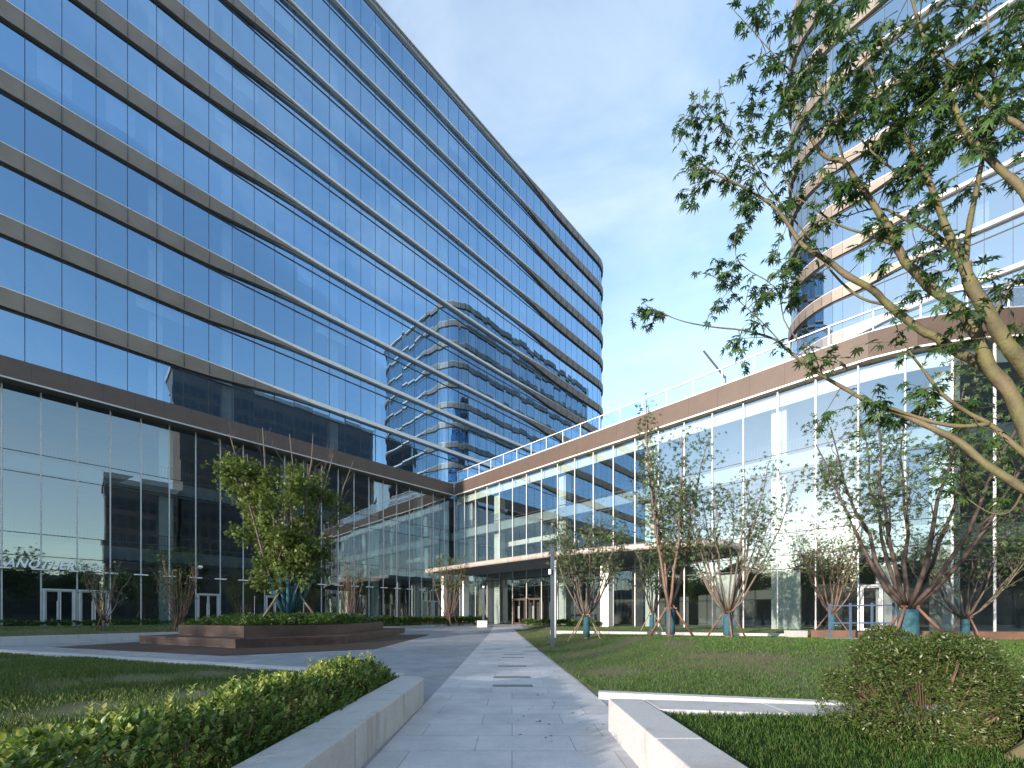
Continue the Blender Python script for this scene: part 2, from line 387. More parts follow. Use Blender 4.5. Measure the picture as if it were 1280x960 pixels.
def hedge_pts(line, width, z0, z1):
    line = [np.array(p, float) for p in line]
    seg = np.array([np.linalg.norm(line[i+1]-line[i]) for i in range(len(line)-1)]); cum = np.concatenate([[0], np.cumsum(seg)])
    def fn(n):
        s = rng.uniform(0, cum[-1], n); i = np.clip(np.searchsorted(cum, s)-1, 0, len(seg)-1); u = (s-cum[i])/seg[i]
        A = np.array(line)[i]; B = np.array(line)[i+1]; C = A+(B-A)*u[:, None]; d = (B-A)/seg[i][:, None]; nn = np.stack([d[:, 1], -d[:, 0]], 1)
        th = rng.uniform(0, math.pi, n); e = .55
        cx = np.sign(np.cos(th))*np.abs(np.cos(th))**e; cz = np.abs(np.sin(th))**e
        r = 1-rng.beta(1.2, 4, n)*.5; bumpy = 1+.10*np.sin(s*3.1)+.08*np.sin(s*7.7+1)+rng.normal(0, .06, n)
        q = C+nn*(cx*r*width/2)[:, None]; z = z0+(z1-z0)*cz*r*bumpy
        return np.column_stack([q, z]), np.column_stack([nn*cx[:, None], cz])
    return fn

# ------------------------------------------------------------------ ground, lawns, paving
def sstep(a, b, x):
    t = min(max((x-a)/(b-a), 0), 1); return t*t*(3-2*t)
def path_z(Y): return .004+.32*sstep(24, 38.5, Y)
def ruled(L, R, nu, nv, zf):
    mb = MB(); n = len(L)
    def at(P, v):
        x = v*(len(P)-1); i = min(int(x), len(P)-2); u = x-i
        return (P[i][0]+(P[i+1][0]-P[i][0])*u, P[i][1]+(P[i+1][1]-P[i][1])*u)
    for j in range(nv+1):
        l = at(L, j/nv); r = at(R, j/nv)
        for i in range(nu+1):
            u = i/nu; x = l[0]+(r[0]-l[0])*u; y = l[1]+(r[1]-l[1])*u; mb.v.append((x, y, zf(x, y)))
    for j in range(nv):
        for i in range(nu):
            a = j*(nu+1)+i; mb.f.append((a, a+1, a+nu+2, a+nu+1))
    return mb
g = MB(); g.abox(-900, 900, -900, 900, -.4, -.06); struct('ground', g, M['ground'], base=(0,0,-.06))
g = MB(); g.quad((-40,-25,0), (40,-25,0), (40,12,0), (-40,12,0))
g = ruled([(-40,-25),(-40,45)], [(34,-25),(34,45)], 2, 60, lambda x, y: path_z(y)-.004)
struct('plaza', g, M['plaza'], base=(0,0,0))
PX = lambda Y: -.0138*(Y-6.15)
p0 = ruled([(PX(-6)-1.19,-6),(PX(42)-1.19,42)], [(PX(-6)+1.25,-6),(PX(42)+1.25,42)], 2, 60, lambda x, y: path_z(y)+.002)
path = struct('path', p0, M['path'], base=(0,0,0))
for (x0, x1, y, w) in ((616,666,857.6,.22),(617,663,847,.24),(623,658,833,.22),(627,655,822,.2),(629,654,818,.2),(604,627,811.5,.22),(656,678,809,.22),(654,677,814,.22)):
    Y = 612/(y-HZ); b = MB(); b.abox((x0-640)/F*Y, (x1-640)/F*Y, Y-w/2, Y+w/2, -.02, .0095); obj('stone_inlay', b, M['inlay'], path)
# deck
dk = [(-17.5,15.5),(-8.6,12.1),(-4.9,14.6),(-5.2,28),(-10.5,30),(-15.5,24)]
b = MB(); b.prism(dk, -.03, .012); deck = struct('deck', b, M['deck'])
# left kerb bounding the far left lawn
KL = [(-28,3.5),(-20.2,16.1),(-17,21.3),(-9,33),(-1.9,39.3)]
def kerb(name, pts, w, z0, z1, mat, label=None, zf=None, cat='kerb', seg=1.5):
    mb = MB()
    for i in range(len(pts)-1):
        p, q = Vector((*pts[i],0)), Vector((*pts[i+1],0)); d = (q-p); L = d.length; d.normalize(); n = Vector((-d.y, d.x, 0)); k = max(1, round(L/seg))
        for j in range(k):
            a = p+d*(L*j/k+.003); c = p+d*(L*(j+1)/k-.003); zz = zf((a+c)/2) if zf else 0
            mb.prism([(a.x,a.y),(c.x,c.y),((c+n*w).x,(c+n*w).y),((a+n*w).x,(a+n*w).y)], z0+zz, z1+zz)
    o = obj(name, mb, mat, bevel=.008)
    return tag(o, label, cat)
kerb('stone_kerb', KL[1:4], .28, -.05, .36, M['kerb'], 'long pale stone kerb wall along the lawn before the left tower')
kerb('stone_kerb', [KL[3], KL[4]], .22, -.03, .16, M['kerb'], 'far low pale kerb in front of the hedge near the inner corner', zf=lambda p: path_z(p.y))
def fac_left(o): return [W(a, -37.4) for a in o]
def hLL(x, y):
    P = Vector((x, y)); d = 99
    for i in range(len(KL)-1):
        a, c = Vector(KL[i]), Vector(KL[i+1]); e = c-a; u = min(max((P-a).dot(e)/e.dot(e), 0), 1); d = min(d, (P-a-e*u).length)
    return .33+.22*sstep(.3, 5, d)
far = [tuple(W(a, -37.45))[:2] for a in (-30, -8, 2, 17, 27)]
l2 = ruled(KL, far, 10, 24, hLL); struct('lawn', l2, M['earth'])
# raised left lawn behind the hedge
LR = [(-1.58,-1.5),(-1.58,2),(-1.58,5.86)]; LL_ = [(-14,-3),(-14,3),(-14,10.35)]
def hL(x, y): return .30+.10*sstep(1.2, 5, -x-1.6)*sstep(0, 3, (6.0-.377*(x+1.6))-y)+.015*math.sin(x*1.9+y)*math.sin(y*1.3)
l1 = ruled(LL_, LR, 30, 24, hL); struct('lawn', l1, M['earth'])
def wall_blocks(pts_list, z0, z1, bev=.012):
    mb = MB()
    for q in pts_list: mb.prism(q, z0, z1)
    return mb
blk = []
ys = [-1.5, .2, 1.7, 3.1, 4.5, 5.3]
for i in range(len(ys)-1): blk.append([(-1.19,ys[i]+.005),(-1.19,ys[i+1]-.005),(-1.585,ys[i+1]-.005),(-1.585,ys[i]+.005)])
blk.append([(-1.19,5.303),(-1.21,5.62),(-1.30,5.74),(-1.45,5.80),(-1.585,5.82),(-1.585,5.303)])
x = -1.588; y = 5.86
for i in range(8):
    x2 = x-1.42; y2 = y+.535; blk.append([(x-.003,y-.04),(x-.003,y+.22),(x2+.003,y2+.22),(x2+.003,y2-.04)]); x, y = x2, y2
tag(obj('seat_wall', wall_blocks(blk, -.02, .345), M['granite'], bevel=.012), 'low pale granite wall edging the hedge on the left of the path', 'low wall')
blk = []
ys = [-1.5, .3, 1.7, 2.85]
for i in range(len(ys)-1): blk.append([(1.0,ys[i]+.003),(1.34,ys[i]+.003),(1.34,ys[i+1]-.003),(1.0,ys[i+1]-.003)])
blk.append([(1.0,2.853),(1.34,2.853),(1.345,3.747),(1.345,4.19),(1.0,4.24)])
x, y = 1.352, 3.752
for i in range(4):
    x2 = x+1.1; y2 = y-.172; blk.append([(x+.003,y),(x2-.003,y2),(x2-.003,y2+.438),(x+.003,y+.438)]); x, y = x2, y2
tag(obj('seat_wall', wall_blocks(blk, -.02, .342), M['granite'], bevel=.012), 'low L-shaped granite wall to the right of the path', 'low wall')
KR = [(1.24,5.86),(8,4.2),(16,2.2)]
kerb('stone_kerb', KR, .16, -.03, .10, M['kerb'], 'low flush stone kerb along the near edge of the right lawn')
# right lawn
def edgeR(Y): return PX(Y)+1.25
def hR(x, y):
    d1 = x-edgeR(y); d2 = y-(5.95-.25*(x-1.2)); kf = 22.9-.36*(x-2.2)
    h = .035+.43*sstep(0, 4.2, d1)*sstep(-.3, 4.6, d2)
    tt = sstep(kf-9, kf-.6, y); h = h*(1-tt)+(.06+.17*sstep(0,2.0,d1))*tt
    h += .16*sstep(kf, kf+3, y)*sstep(0, 2.5, d1)+path_z(y)*.6*(1-sstep(0,2.5,d1))
    return h+.012*math.sin(x*1.7)*math.sin(y*1.1+x)
def wing_pt(s, off=0.0):       # right wing glass line; s runs along it from the inner corner
    if s <= -2.5: a, b, th = 28.9, s, 0.0
    else:
        R = 8.0; th = min((s+2.5)/R, math.radians(40)); a = 28.9+R*(1-math.cos(th)); b = -2.5+R*math.sin(th)
        ex = (s+2.5)-R*th
        if ex > 0: a += ex*math.sin(th); b += ex*math.cos(th)
    t = (math.sin(th), math.cos(th)); n = (-math.cos(th), math.sin(th))
    a += n[0]*off; b += n[1]*off
    p = W(a, b); tv = W(*t); nv = W(*n)
    return (p.x, p.y), (tv.x, tv.y), (nv.x, nv.y)
nearR = [(1.26,5.98),(4,5.32),(8,4.35),(12,3.35),(16,2.35),(22,.9)]
farR = []
for s in (-28.0, -21, -14, -7, -1, 8): farR.append(wing_pt(s, .35)[0])
mbR = MB(); nu, nv = 60, 46
def atp(P, v):
    x = v*(len(P)-1); i = min(int(x), len(P)-2); u = x-i
    return (P[i][0]+(P[i+1][0]-P[i][0])*u, P[i][1]+(P[i+1][1]-P[i][1])*u)
l3 = ruled(nearR, farR, 60, 60, hR); struct('lawn', l3, M['earth'])
# small triangular lawn inside the L wall
def hS(x, y): return .285+.03*sstep(1.3, 3, x)
l4 = ruled([(1.335,-1.5),(1.335,3.76)], [(7,-2.4),(7,2.85)], 12, 12, hS); struct('lawn', l4, M['earth'])
# kerb beyond the right lawn, stone block, brown edging
kerb('stone_kerb', [(2.1,22.5),(12.55,18.72)], .26, -.05, .37, M['kerb'], 'white kerb beyond the right lawn under the staked trees')
b = MB(); b.abox(0, .68, 0, .55, -.1, .44)
o = obj('stone_block', b, M['granite'], bevel=.012); o.location = (12.62, 18.15, 0.0); tag(o, 'square pale stone block ending the white kerb by the blue rail', 'stone block')
mb = MB()
for (p, q) in (((13.35,18.2),(18,16.9)),((18.01,16.9),(26,15.4))):
    d = Vector((q[0]-p[0], q[1]-p[1], 0)).normalized(); n = (-d.y*.12, d.x*.12)
    mb.prism([p, q, (q[0]+n[0],q[1]+n[1]), (p[0]+n[0],p[1]+n[1])], -.05, .55)
tag(obj('lawn_edging', mb, M['corten'], bevel=.006), 'reddish brown edging wall behind the blue rail and the round bush', 'edging')

# grass blades
def grass(name, Lp, Rp, zf, n, mat, hmin, hmax, ymax=40, power=1.6, w0=.006, label=None, cull=None):
    pts = []
    def at(P, v):
        x = v*(len(P)-1); i = np.minimum(x.astype(int), len(P)-2); u = x-i; A = np.array(P, float)
        return A[i]+(A[i+1]-A[i])*u[:, None]
    got = 0; out = []
    while got < n:
        v = rng.uniform(0, 1, n*2); u = rng.uniform(0, 1, n*2); l = at(Lp, v); r = at(Rp, v); q = l+(r-l)*u[:, None]
        Y = np.maximum(q[:, 1], .8); keep = (rng.uniform(0, 1, n*2) < np.minimum(1, (1.6/Y)**power*1.0+.004)) & (q[:, 1] > .9) & (np.abs(q[:, 0]) < 1.32*q[:, 1]+.4) & (q[:, 1] < ymax)
        if cull is not None: keep &= cull(q)
        patch = np.sin(q[:,0]*1.3+2*np.sin(q[:,1]*.7))*np.sin(q[:,1]*1.1+np.sin(q[:,0]*.9)*1.7)+.5*np.sin(q[:,0]*4.1+q[:,1]*2.3)*np.sin(q[:,1]*3.7)
        keep &= rng.uniform(-.9, .5, n*2) < patch+.32
        out.append(q[keep]); got += keep.sum()
    q = np.concatenate(out)[:n]; z = np.array([zf(a, c) for a, c in q]); d = np.linalg.norm(q, axis=1)
    P = np.column_stack([q, z-.005]); D = rvec(n)*.45+np.array((0,0,1.0)); U = rvec(n)
    S = rng.uniform(hmin, hmax, n)
    wd = np.clip(d*.0011, .0035, .014)
    v0 = np.array([(.5,0,0),(-.5,0,0),(-.28,.6,.06),(0,1,.22),(.28,.6,.06)], float)
    D /= np.linalg.norm(D, axis=1, keepdims=True); X = np.cross(D, U); X /= np.linalg.norm(X, axis=1, keepdims=True); Z = np.cross(X, D)
    V = P[:, None, :]+wd[:, None, None]*v0[None, :, 0, None]*X[:, None, :]+S[:, None, None]*(v0[None, :, 1, None]*D[:, None, :]+v0[None, :, 2, None]*Z[:, None, :])
    off = np.array((q[:, 0].mean(), q[:, 1].mean(), z.min())); me = bpy.data.meshes.new(name); k = 5
    me.vertices.add(n*k); me.vertices.foreach_set('co', (V-off).ravel().astype(np.float32))
    me.loops.add(n*k); me.loops.foreach_set('vertex_index', np.arange(n*k, dtype=np.int32))
    me.polygons.add(n); me.polygons.foreach_set('loop_start', (np.arange(n)*k).astype(np.int32))
    me.update(calc_edges=True)
    o = link(name, me, mat, None, Vector(off)); o['kind'] = 'stuff'
    return tag(o, label, 'grass')
grass('grass', LL_, LR, hL, 70000, M['grass_dark'], .03, .075, label='dark short grass on the left lawn behind the hedge')
grass('grass', nearR, farR, hR, 110000, M['grass'], .03, .065, power=1.5, label='sunlit short grass on the mounded right lawn')
grass('grass', [(1.335,-1.5),(1.335,3.76)], [(7,-2.4),(7,2.85)], hS, 30000, M['grass'], .03, .075, power=.8, label='longer green grass inside the L-shaped wall')
grass('grass', KL, far, hLL, 26000, M['grass_dark'], .04, .09, power=.3, label='dark grass on the far lawn before the left podium')

# ------------------------------------------------------------------ towers
def plan_line(segs, step):
    """polyline samples (a,b,na,nb,s) from straight and arc pieces"""
    out = []; s = 0.0
    for sg in segs:
        if sg[0] == 'L':
            _, p, q = sg; p = np.array(p, float); q = np.array(q, float); L = np.linalg.norm(q-p); d = (q-p)/L; n = np.array((d[1], -d[0])); k = max(1, round(L/step))
            for i in range(k+1): out.append((*(p+d*L*i/k), *n, s+L*i/k, i % 1 == 0))
            s += L
        else:
            _, c, r, t0, t1, k = sg
            for i in range(1, k):
                th = math.radians(t0+(t1-t0)*i/k); n = np.array((math.cos(th), math.sin(th))); out.append((c[0]+r*n[0], c[1]+r*n[1], n[0], n[1], s+r*abs(math.radians(t1-t0))*i/k, True))
            s += r*abs(math.radians(t1-t0))
    return out
def tower(root, segs, wfun, z_first, floors, FH, gmat, z_base, closed_back, cols, inner, step=1.5, panes_seed=3, top_extra=.4):
    line = plan_line(segs, step)
    def at(i, o, z):
        a, b, na, nb = line[i][:4]; return W(a+na*o, b+nb*o, z)
    # floor band: bronze face, tapering where the pale edge takes over
    br, li, jo = MB(), MB(), MB()
    rows_b, rows_l = [], []
    for i, (a, b, na, nb, s, _) in enumerate(line):
        w = wfun(a, b, s); hw = .05+.36*(1-w)**1.3; hb = max(1.10-hw, 0)*w; p = .30; zb = 1.13-hw-hb; w2 = sstep(0, .55, w); pb = p-.06*w
        li.v += [tuple(at(i, .0, 1.24)), tuple(at(i, p-.16*(1-w), 1.13)), tuple(at(i, p, 1.13-hw)), tuple(at(i, pb*(1-w2)+.02, zb-.004)), tuple(at(i, .015, zb-.004))]
        br.v += [tuple(at(i, p-.006, 1.128-hw)), tuple(at(i, pb-.004, zb)), tuple(at(i, pb*(1-w2)+.021, zb-.003))]
    for i in range(len(line)-1):
        k = i*5
        for j in (0, 1, 3): li.f.append((k+j, k+j+1, k+6+j, k+5+j))
        k = i*3
        if wfun(*line[i][:2], line[i][4]) > .002 or wfun(*line[i+1][:2], line[i+1][4]) > .002:
            for j in range(2): br.f.append((k+j, k+j+1, k+4+j, k+3+j))
    for i in range(len(line)):           # open joints between the bronze panels
        w = wfun(*line[i][:2], line[i][4])
        if w < .3: continue
        hw = .05+.36*(1-w)**1.3; hb = max(1.10-hw, 0)*w; nx, ny = line[i][2:4]; t = (-ny, nx)
        a, b = line[i][:2]; o = W(a, b); n = W(nx, ny); tv = W(*t)
        jo.box((o.x, o.y), (tv.x, tv.y), (n.x, n.y), -.010, .010, .20, .299, 1.13-hw-hb+.06, 1.128-hw)
    # glass ribbon for one storey + frames
    def ribbon(z0, z1, seed):
        r = np.random.default_rng(seed); gm, fr = MB(), MB()
        for i in range(len(line)-1):
            e = r.normal(0, .0038, 4)
            gm.quad(at(i, e[0], z0), at(i+1, e[1], z0), at(i+1, e[2], z1), at(i, e[3], z1))
            nx, ny = line[i][2:4]; a, b = line[i][:2]; o = W(a, b); n = W(nx, ny); tv = W(-ny, nx)
            fr.box((o.x, o.y), (tv.x, tv.y), (n.x, n.y), -.018, .018, -.08, .012, z0, z1)
            p, q = at(i, 0, 0), at(i+1, 0, 0); d = (q-p); L = d.length; d.normalize(); nn = Vector((d.y, -d.x, 0))
            if nn.dot(n) < 0: nn = -nn
            fr.box((p.x, p.y), (d.x, d.y), (nn.x, nn.y), 0, L, -.05, .04, z1-.10, z1-.012)
        return gm, fr
    def shift(mb, z):
        m = MB(); m.v = [(v[0], v[1], v[2]+z) for v in mb.v]; m.f = mb.f; return m
    b0 = None; slab0 = None
    poly = [tuple(W(p[0]-p[2]*.35, p[1]-p[3]*.35))[:2] for p in line]+[tuple(W(*q))[:2] for q in closed_back]
    wins = []
    for sd in range(3):
        gm, fr = ribbon(z_first, z_first+FH, panes_seed+sd)
        wo = obj('ribbon_window', gm, gmat, root); obj('window_frame', fr, M['dark_frame'], wo); wins.append(wo)
        wo.location.z += FH*sd
    for n in range(floors):
        z = z_first+FH*n
        if b0 is None:
            b0 = objm('floor_band', [(shift(br, z), M['bronze']), (shift(jo, z), M['dark_frame'])], root); obj('light_edge', shift(li, z), M['alu'], b0)
            sl = MB(); sl.prism(poly, z+.15, z+1.0); slab0 = obj('floor_slab', sl, M['inner_slab'], root)
        else:
            dup(b0, None, FH*n); dup(slab0, None, FH*n)
            if n > 2 and n < floors-1: dup(wins[n % 3], None, FH*(n-n % 3))
    # storey under the first band
    gm, fr = ribbon(z_base, z_first, panes_seed+9)
    wo = obj('ribbon_window', gm, gmat, root); obj('window_frame', fr, M['dark_frame'], wo)
    ztop = z_first+FH*(floors-1)
    for (a, b) in cols:
        m = MB(); o = W(a, b); m.box((o.x, o.y), UL, UR, -.38, .38, -.38, .38, z_base, ztop+.1); obj('column', m, M['column'], root)
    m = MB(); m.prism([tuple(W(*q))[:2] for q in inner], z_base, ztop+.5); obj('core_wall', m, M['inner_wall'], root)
    m = MB(); m.prism(poly, ztop+1.0, ztop+1.2+top_extra); obj('roof', m, M['roof'], root)
    return line, ztop
FH = 4.24; Z0 = 19.38
tw = thing('office_tower', 'long left glass tower with brown and white floor bands above a glazed podium', 'office tower', W(10, -45, 0))
def wL(a, b, s):
    if b < -40.0 and a > 60: return 1.0
    return max(1-sstep(4.5, 15.5, a), sstep(37.5, 50, a))
segL = [('L', (-24,-38.4), (60.6,-38.4)), ('A', (60.6,-42.9), 4.5, 90, 0, 9), ('L', (65.1,-42.9), (65.1,-62))]
# outward normal of the facade is +b; the polyline runs along +a so the right-hand normal is -b: flip
def flipseg(line): return line
_old = plan_line
def plan_line(segs, step):
    out = _old(segs, step); res = []
    for (a, b, na, nb, s, f) in out: res.append((a, b, na, nb, s, f))
    return res
_segs = [('L', (65.1,-62), (65.1,-42.9)), ('A', (60.6,-42.9), 4.5, 0, 90, 9), ('L', (60.6,-38.4), (-24,-38.4))]
tower(tw, _segs, wL, Z0, 11, FH, M['tower_glass'], 15.0, [(-24,-62)], [(a, -39.5) for a in (-9.4,-5.1,3.2,7.6,16,20.4,28.8,33.2,41.6,46,54.4)], [(-23.5,-43.5),(60,-43.5),(60,-61),(-23.5,-61)])
random.seed(12)
for k in range(46):                      # roller blinds drawn behind some of the panes
    fl = random.randint(0, 9); a0 = 60.6-1.5*random.randint(2, 54)-.02; wd_ = 1.46*random.choice((1, 1, 1, 2)); zt_ = Z0+FH*(fl+1)-.12; h_ = random.choice((.7, 1.2, 1.8, 2.6))
    m = MB(); o_ = W(a0, -38.62); m.box((o_.x, o_.y), UL, UR, -wd_, 0, -.02, .0, zt_-h_, zt_); obj('roller_blind', m, M['blind'], tw)
m = MB()
o = W(0,0); m.prism([tuple(W(*q))[:2] for q in ((-24,-38.6),(-24.35,-38.6),(-24.35,-62.3),(65.1,-62.3),(65.1,-62.02),(-24,-62.02))], 0, 62.5); obj('back_wall', m, M['bronze'], tw)

# ------------------------------------------------------------------ curtain wall used by the podium and the wing
ZT = [4.0, 4.8, 6.14, 9.72, 10.95]
def left_pt(s, off=0.0):
    p = W(s, -37.8+off); return (p.x, p.y), UL, UR
def curtain(root, pt, ss, gmat, zb, zt, doors, seed, joint_w=.035, frame=M['alu_frame'], dark_doors=()):
    r = np.random.default_rng(seed)
    for i in range(len(ss)-1):
        (p, t, n), (q, t2, n2) = pt(ss[i]), pt(ss[i+1])
        d = Vector((q[0]-p[0], q[1]-p[1], 0)); L = d.length; d.normalize(); nn = Vector((d.y, -d.x, 0))
        if nn.x*n[0]+nn.y*n[1] < 0: nn = -nn
        gm, trs = MB(), []
        zs = [zb]+ZT+[zt]
        if i in doors: zs = [2.86]+ZT+[zt]
        for k in range(len(zs)-1):
            e = r.normal(0, .0025, 4)
            P = lambda u, o, z: (p[0]+d.x*u+nn.x*o, p[1]+d.y*u+nn.y*o, z)
            gm.quad(P(0,e[0],zs[k]), P(L,e[1],zs[k]), P(L,e[2],zs[k+1]), P(0,e[3],zs[k+1]))
            if k: tr = MB(); tr.box(p, d, nn, .035, L-.035, -.06, .012, zs[k]-.022, zs[k]+.022); trs.append(tr)
        wo = obj('glazing_bay', gm, gmat, root)
        for tr in trs: obj('transom', tr, M['dark_frame'], wo)
        mm = MB(); mm.box(p, t, n, -joint_w, joint_w, -.04, .045, zb, zt); obj('mullion', mm, frame, root)
        if i in doors: door(root, p, d, nn, .06, L-.06, zb+.01, 2.85, M['bronze_dark'] if i in dark_doors else M['alu_frame'])
def door(root, p, d, nn, u0, u1, z0, z1, fm):
    fr = MB(); um = (u0+u1)/2
    for (a, b2) in ((u0, u0+.10), (u1-.10, u1)): fr.box(p, d, nn, a, b2, -.06, .10, z0, z1)
    fr.box(p, d, nn, u0+.10, u1-.10, -.06, .10, z1-.10, z1)
    fo = obj('door_frame', fr, fm, root)
    for (a, b2, h) in ((u0+.105, um-.01, um-.09), (um+.01, u1-.105, um+.05)):
        lf = MB()
        for (c, e2) in ((a, a+.06), (b2-.06, b2)): lf.box(p, d, nn, c, e2, -.02, .03, z0+.01, z1-.11)
        for (c, e2) in ((z0+.01, z0+.16), (z1-.17, z1-.112)): lf.box(p, d, nn, a+.06, b2-.06, -.02, .03, c, e2)
        do = obj('door', lf, fm, root)
        gm = MB(); P = lambda u, z: (p[0]+d.x*u, p[1]+d.y*u, z); gm.quad(P(a+.06, z0+.16), P(b2-.06, z0+.16), P(b2-.06, z1-.17), P(a+.06, z1-.17)); obj('door_pane', gm, M['door_glass'], do)
        hb = MB(); c = Vector((p[0]+d.x*h+nn.x*.09, p[1]+d.y*h+nn.y*.09, 0)); hb.bar(c+Vector((0,0,z0+.55)), c+Vector((0,0,z0+1.75)), .022)
        for zz in (z0+.7, z0+1.6): hb.bar(c+Vector((0,0,zz)), c-nn*.065+Vector((0,0,zz)), .012)
        obj('door_handle', hb, M['alu'], do)
def railing(root, pt, s0, s1, z, off):
    mb = MB(); n = int((s1-s0)/.16); prev = None
    for i in range(n+1):
        s = s0+(s1-s0)*i/n; p, t, nn = pt(s, off); mb.box(p, t, nn, -.009, .009, -.009, .009, z+.08, z+1.02)
        if i % 6 == 0:
            if prev: 
                for (za, zc) in ((1.03,1.08),(.03,.07)):
                    a, c = Vector((*prev, z+za)), Vector((*p, z+za)); mb.bar(a, c, .022, None, 4)
            prev = p
    obj('inner_railing', mb, M['black_rail'], root)
def fascia(root, pt, ss, off, z0, h0, h1, lip_mat, soffit_to, lean=.22):
    f, l, so, jn = MB(), MB(), MB(), MB()
    for i, s in enumerate(ss):
        u = i/(len(ss)-1); h = h0+(h1-h0)*u; p, t, n = pt(s, off); q, _, _ = pt(s, off-lean); r, _, _ = pt(s, soffit_to); p2, _, _ = pt(s, off+.03)
        f.v += [(*p, z0+.10), (*q, z0+h), (*pt(s, off-lean-.5)[0], z0+h+.01)]
        l.v += [(*p, z0+.098), (*p2, z0+.095), (*p2, z0), (*p, z0)]
        so.v += [(*p, z0+.004), (*r, z0+.004)]
    for i in range(len(ss)-1):
        k = i*3; f.f += [(k, k+3, k+4, k+1), (k+1, k+4, k+5, k+2)]
        k = i*4; l.f += [(k+j, k+j+1, k+5+j, k+4+j) for j in range(3)]
        k = i*2; so.f.append((k, k+1, k+3, k+2))
        p, t, n = pt(ss[i], off); q, _, _ = pt(ss[i], off-lean); u = i/(len(ss)-1); h = h0+(h1-h0)*u
        for (dz0, dz1) in ((.10, h),):
            A = Vector((*p, z0+dz0)); B = Vector((*q, z0+dz1)); e = Vector((*t, 0))*.010; nn = Vector((*n, 0))*.003
            jn.quad(A-e+nn, A+e+nn, B+e+nn, B-e+nn)
    fo = objm('fascia', [(f, M['bronze_dark']), (jn, M['dark_frame'])], root); obj('fascia_lip', l, lip_mat, fo)
    obj('soffit', so, M['bronze'], root)
ZL = 14.75
ssL = [-2.17+1.5*i for i in range(-9, 21)]+[28.9]
curtain(tw, left_pt, ssL, M['left_glass'], .35, ZL-.02, {9, 10, 14, 17, 27, 28}, 21)
fascia(tw, left_pt, [-22.0+1.5*i for i in range(34)]+[28.55], .9, ZL, 1.28, 1.42, M['alu_frame'], -.15)
for i, s in enumerate(ssL[:-1]):
    p, t, n = left_pt(s); m = MB(); m.box(p, t, n, -.36, .36, .095, .26, 3.95, 4.03); obj('bracket', m, M['white'], tw)
for z in (.0, 5.0, 9.95):
    m = MB(); h = .34 if z == 0 else .85
    m.prism([tuple(W(*q))[:2] for q in ((-21,-38.15),(40,-38.15),(40,-50),(-21,-50))], z, z+h); obj('floor_slab', m, M['inner_slab'], tw)
m = MB(); m.prism([tuple(W(*q))[:2] for q in ((-21.5,-37.1),(28.4,-37.1),(28.4,-38.35),(60,-38.35),(60,-50),(-21.5,-50))], 14.85, 14.98); obj('podium_roof', m, M['roof'], tw)
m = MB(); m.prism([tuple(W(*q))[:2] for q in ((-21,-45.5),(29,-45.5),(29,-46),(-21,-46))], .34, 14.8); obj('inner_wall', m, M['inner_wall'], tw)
for a in (-12.5, -4.4, 3.8, 12, 20.2, 25.6):
    m = MB(); o = W(a, -39.6); m.box((o.x, o.y), UL, UR, -.4, .4, -.4, .4, .34, 14.8); obj('column', m, M['column'], tw)
railing(tw, left_pt, -10, 28, 5.86, -.55); railing(tw, left_pt, -10, 28, 10.81, -.55)
m = MB(); o = W(-21.3, -37.8); m.box((o.x, o.y), UL, UR, -.3, 0, -13, .2, 0, 14.8); obj('end_wall', m, M['bronze'], tw)

wg = thing('podium_wing', 'three storey glazed wing on the right with brown fascia and roof balustrade', 'building', W(36, -10, 0))
ssR = [-18.7+1.86*i for i in range(-10, 20)]
curtain(wg, wing_pt, ssR, M['wing_glass'], .35, ZL-.02, {5, 6, 19}, 22, .03, M['alu'], (5, 6))
fs = [-36.9+1.86*i for i in range(0, 31)]
fascia(wg, wing_pt, fs, .30, ZL, 1.42, 1.55, M['alu'], -.15, .10)
def strip_poly(pt, s0, s1, o0, o1, n=40):
    A = [pt(s0+(s1-s0)*i/n, o0)[0] for i in range(n+1)]; B = [pt(s0+(s1-s0)*i/n, o1)[0] for i in range(n+1)]
    return A+B[::-1]
def strip(mb, pt, s0, s1, o0, o1, z0, z1, n=30):
    for i in range(n):
        a, b = s0+(s1-s0)*i/n, s0+(s1-s0)*(i+1)/n
        mb.prism([pt(a,o0)[0], pt(b,o0)[0], pt(b,o1)[0], pt(a,o1)[0]], z0, z1)
for z in (0, 5.0, 9.95):
    m = MB(); m.prism(strip_poly(wing_pt, -37.3, 17, -.14, -11), z, z+(.34 if z == 0 else .85)); obj('floor_slab', m, M['inner_slab'], wg)
m = MB(); m.prism(strip_poly(wing_pt, -37.3, 17, .15, -20), 14.9, 15.1); obj('roof', m, M['roof'], wg)
m = MB(); m.prism(strip_poly(wing_pt, -37.3, 17, .0, -.18), 15.1, 16.42); obj('roof_upstand', m, M['alu_frame'], wg)
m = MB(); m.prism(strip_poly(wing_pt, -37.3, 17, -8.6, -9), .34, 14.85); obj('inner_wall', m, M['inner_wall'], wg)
m = MB(); m.prism(strip_poly(wing_pt, -37.3, 17, -.40, -.46), 13.95, 14.7); obj('roller_blind', m, M['blind'], wg)
m = MB(); m.prism(strip_poly(wing_pt, -33, -24, -2.2, -2.5), 8.6, 9.1); obj('ceiling_beam', m, M['blind'], wg)
for b_ in (-35.6, -31.2, -22.6, -14.2, -5.8, 2.4, 10):
    p, t, n = wing_pt(b_, -1.3); m = MB(); m.box(p, t, n, -.4, .4, -.4, .4, .34, 14.85); obj('column', m, M['column'], wg)
for (s0, s1) in ((-9.3,-7.9),(-5.3,-4.6),(-1.2,-.3)):            # pale boards behind the ground floor glass
    m = MB(); m.prism(strip_poly(wing_pt, s0, s1, -.35, -.42, 2), .36, 3.9); obj('inner_board', m, M['blind'], wg)
railing(wg, wing_pt, -37, 8, 5.86, -.55); railing(wg, wing_pt, -37, 8, 10.81, -.55)
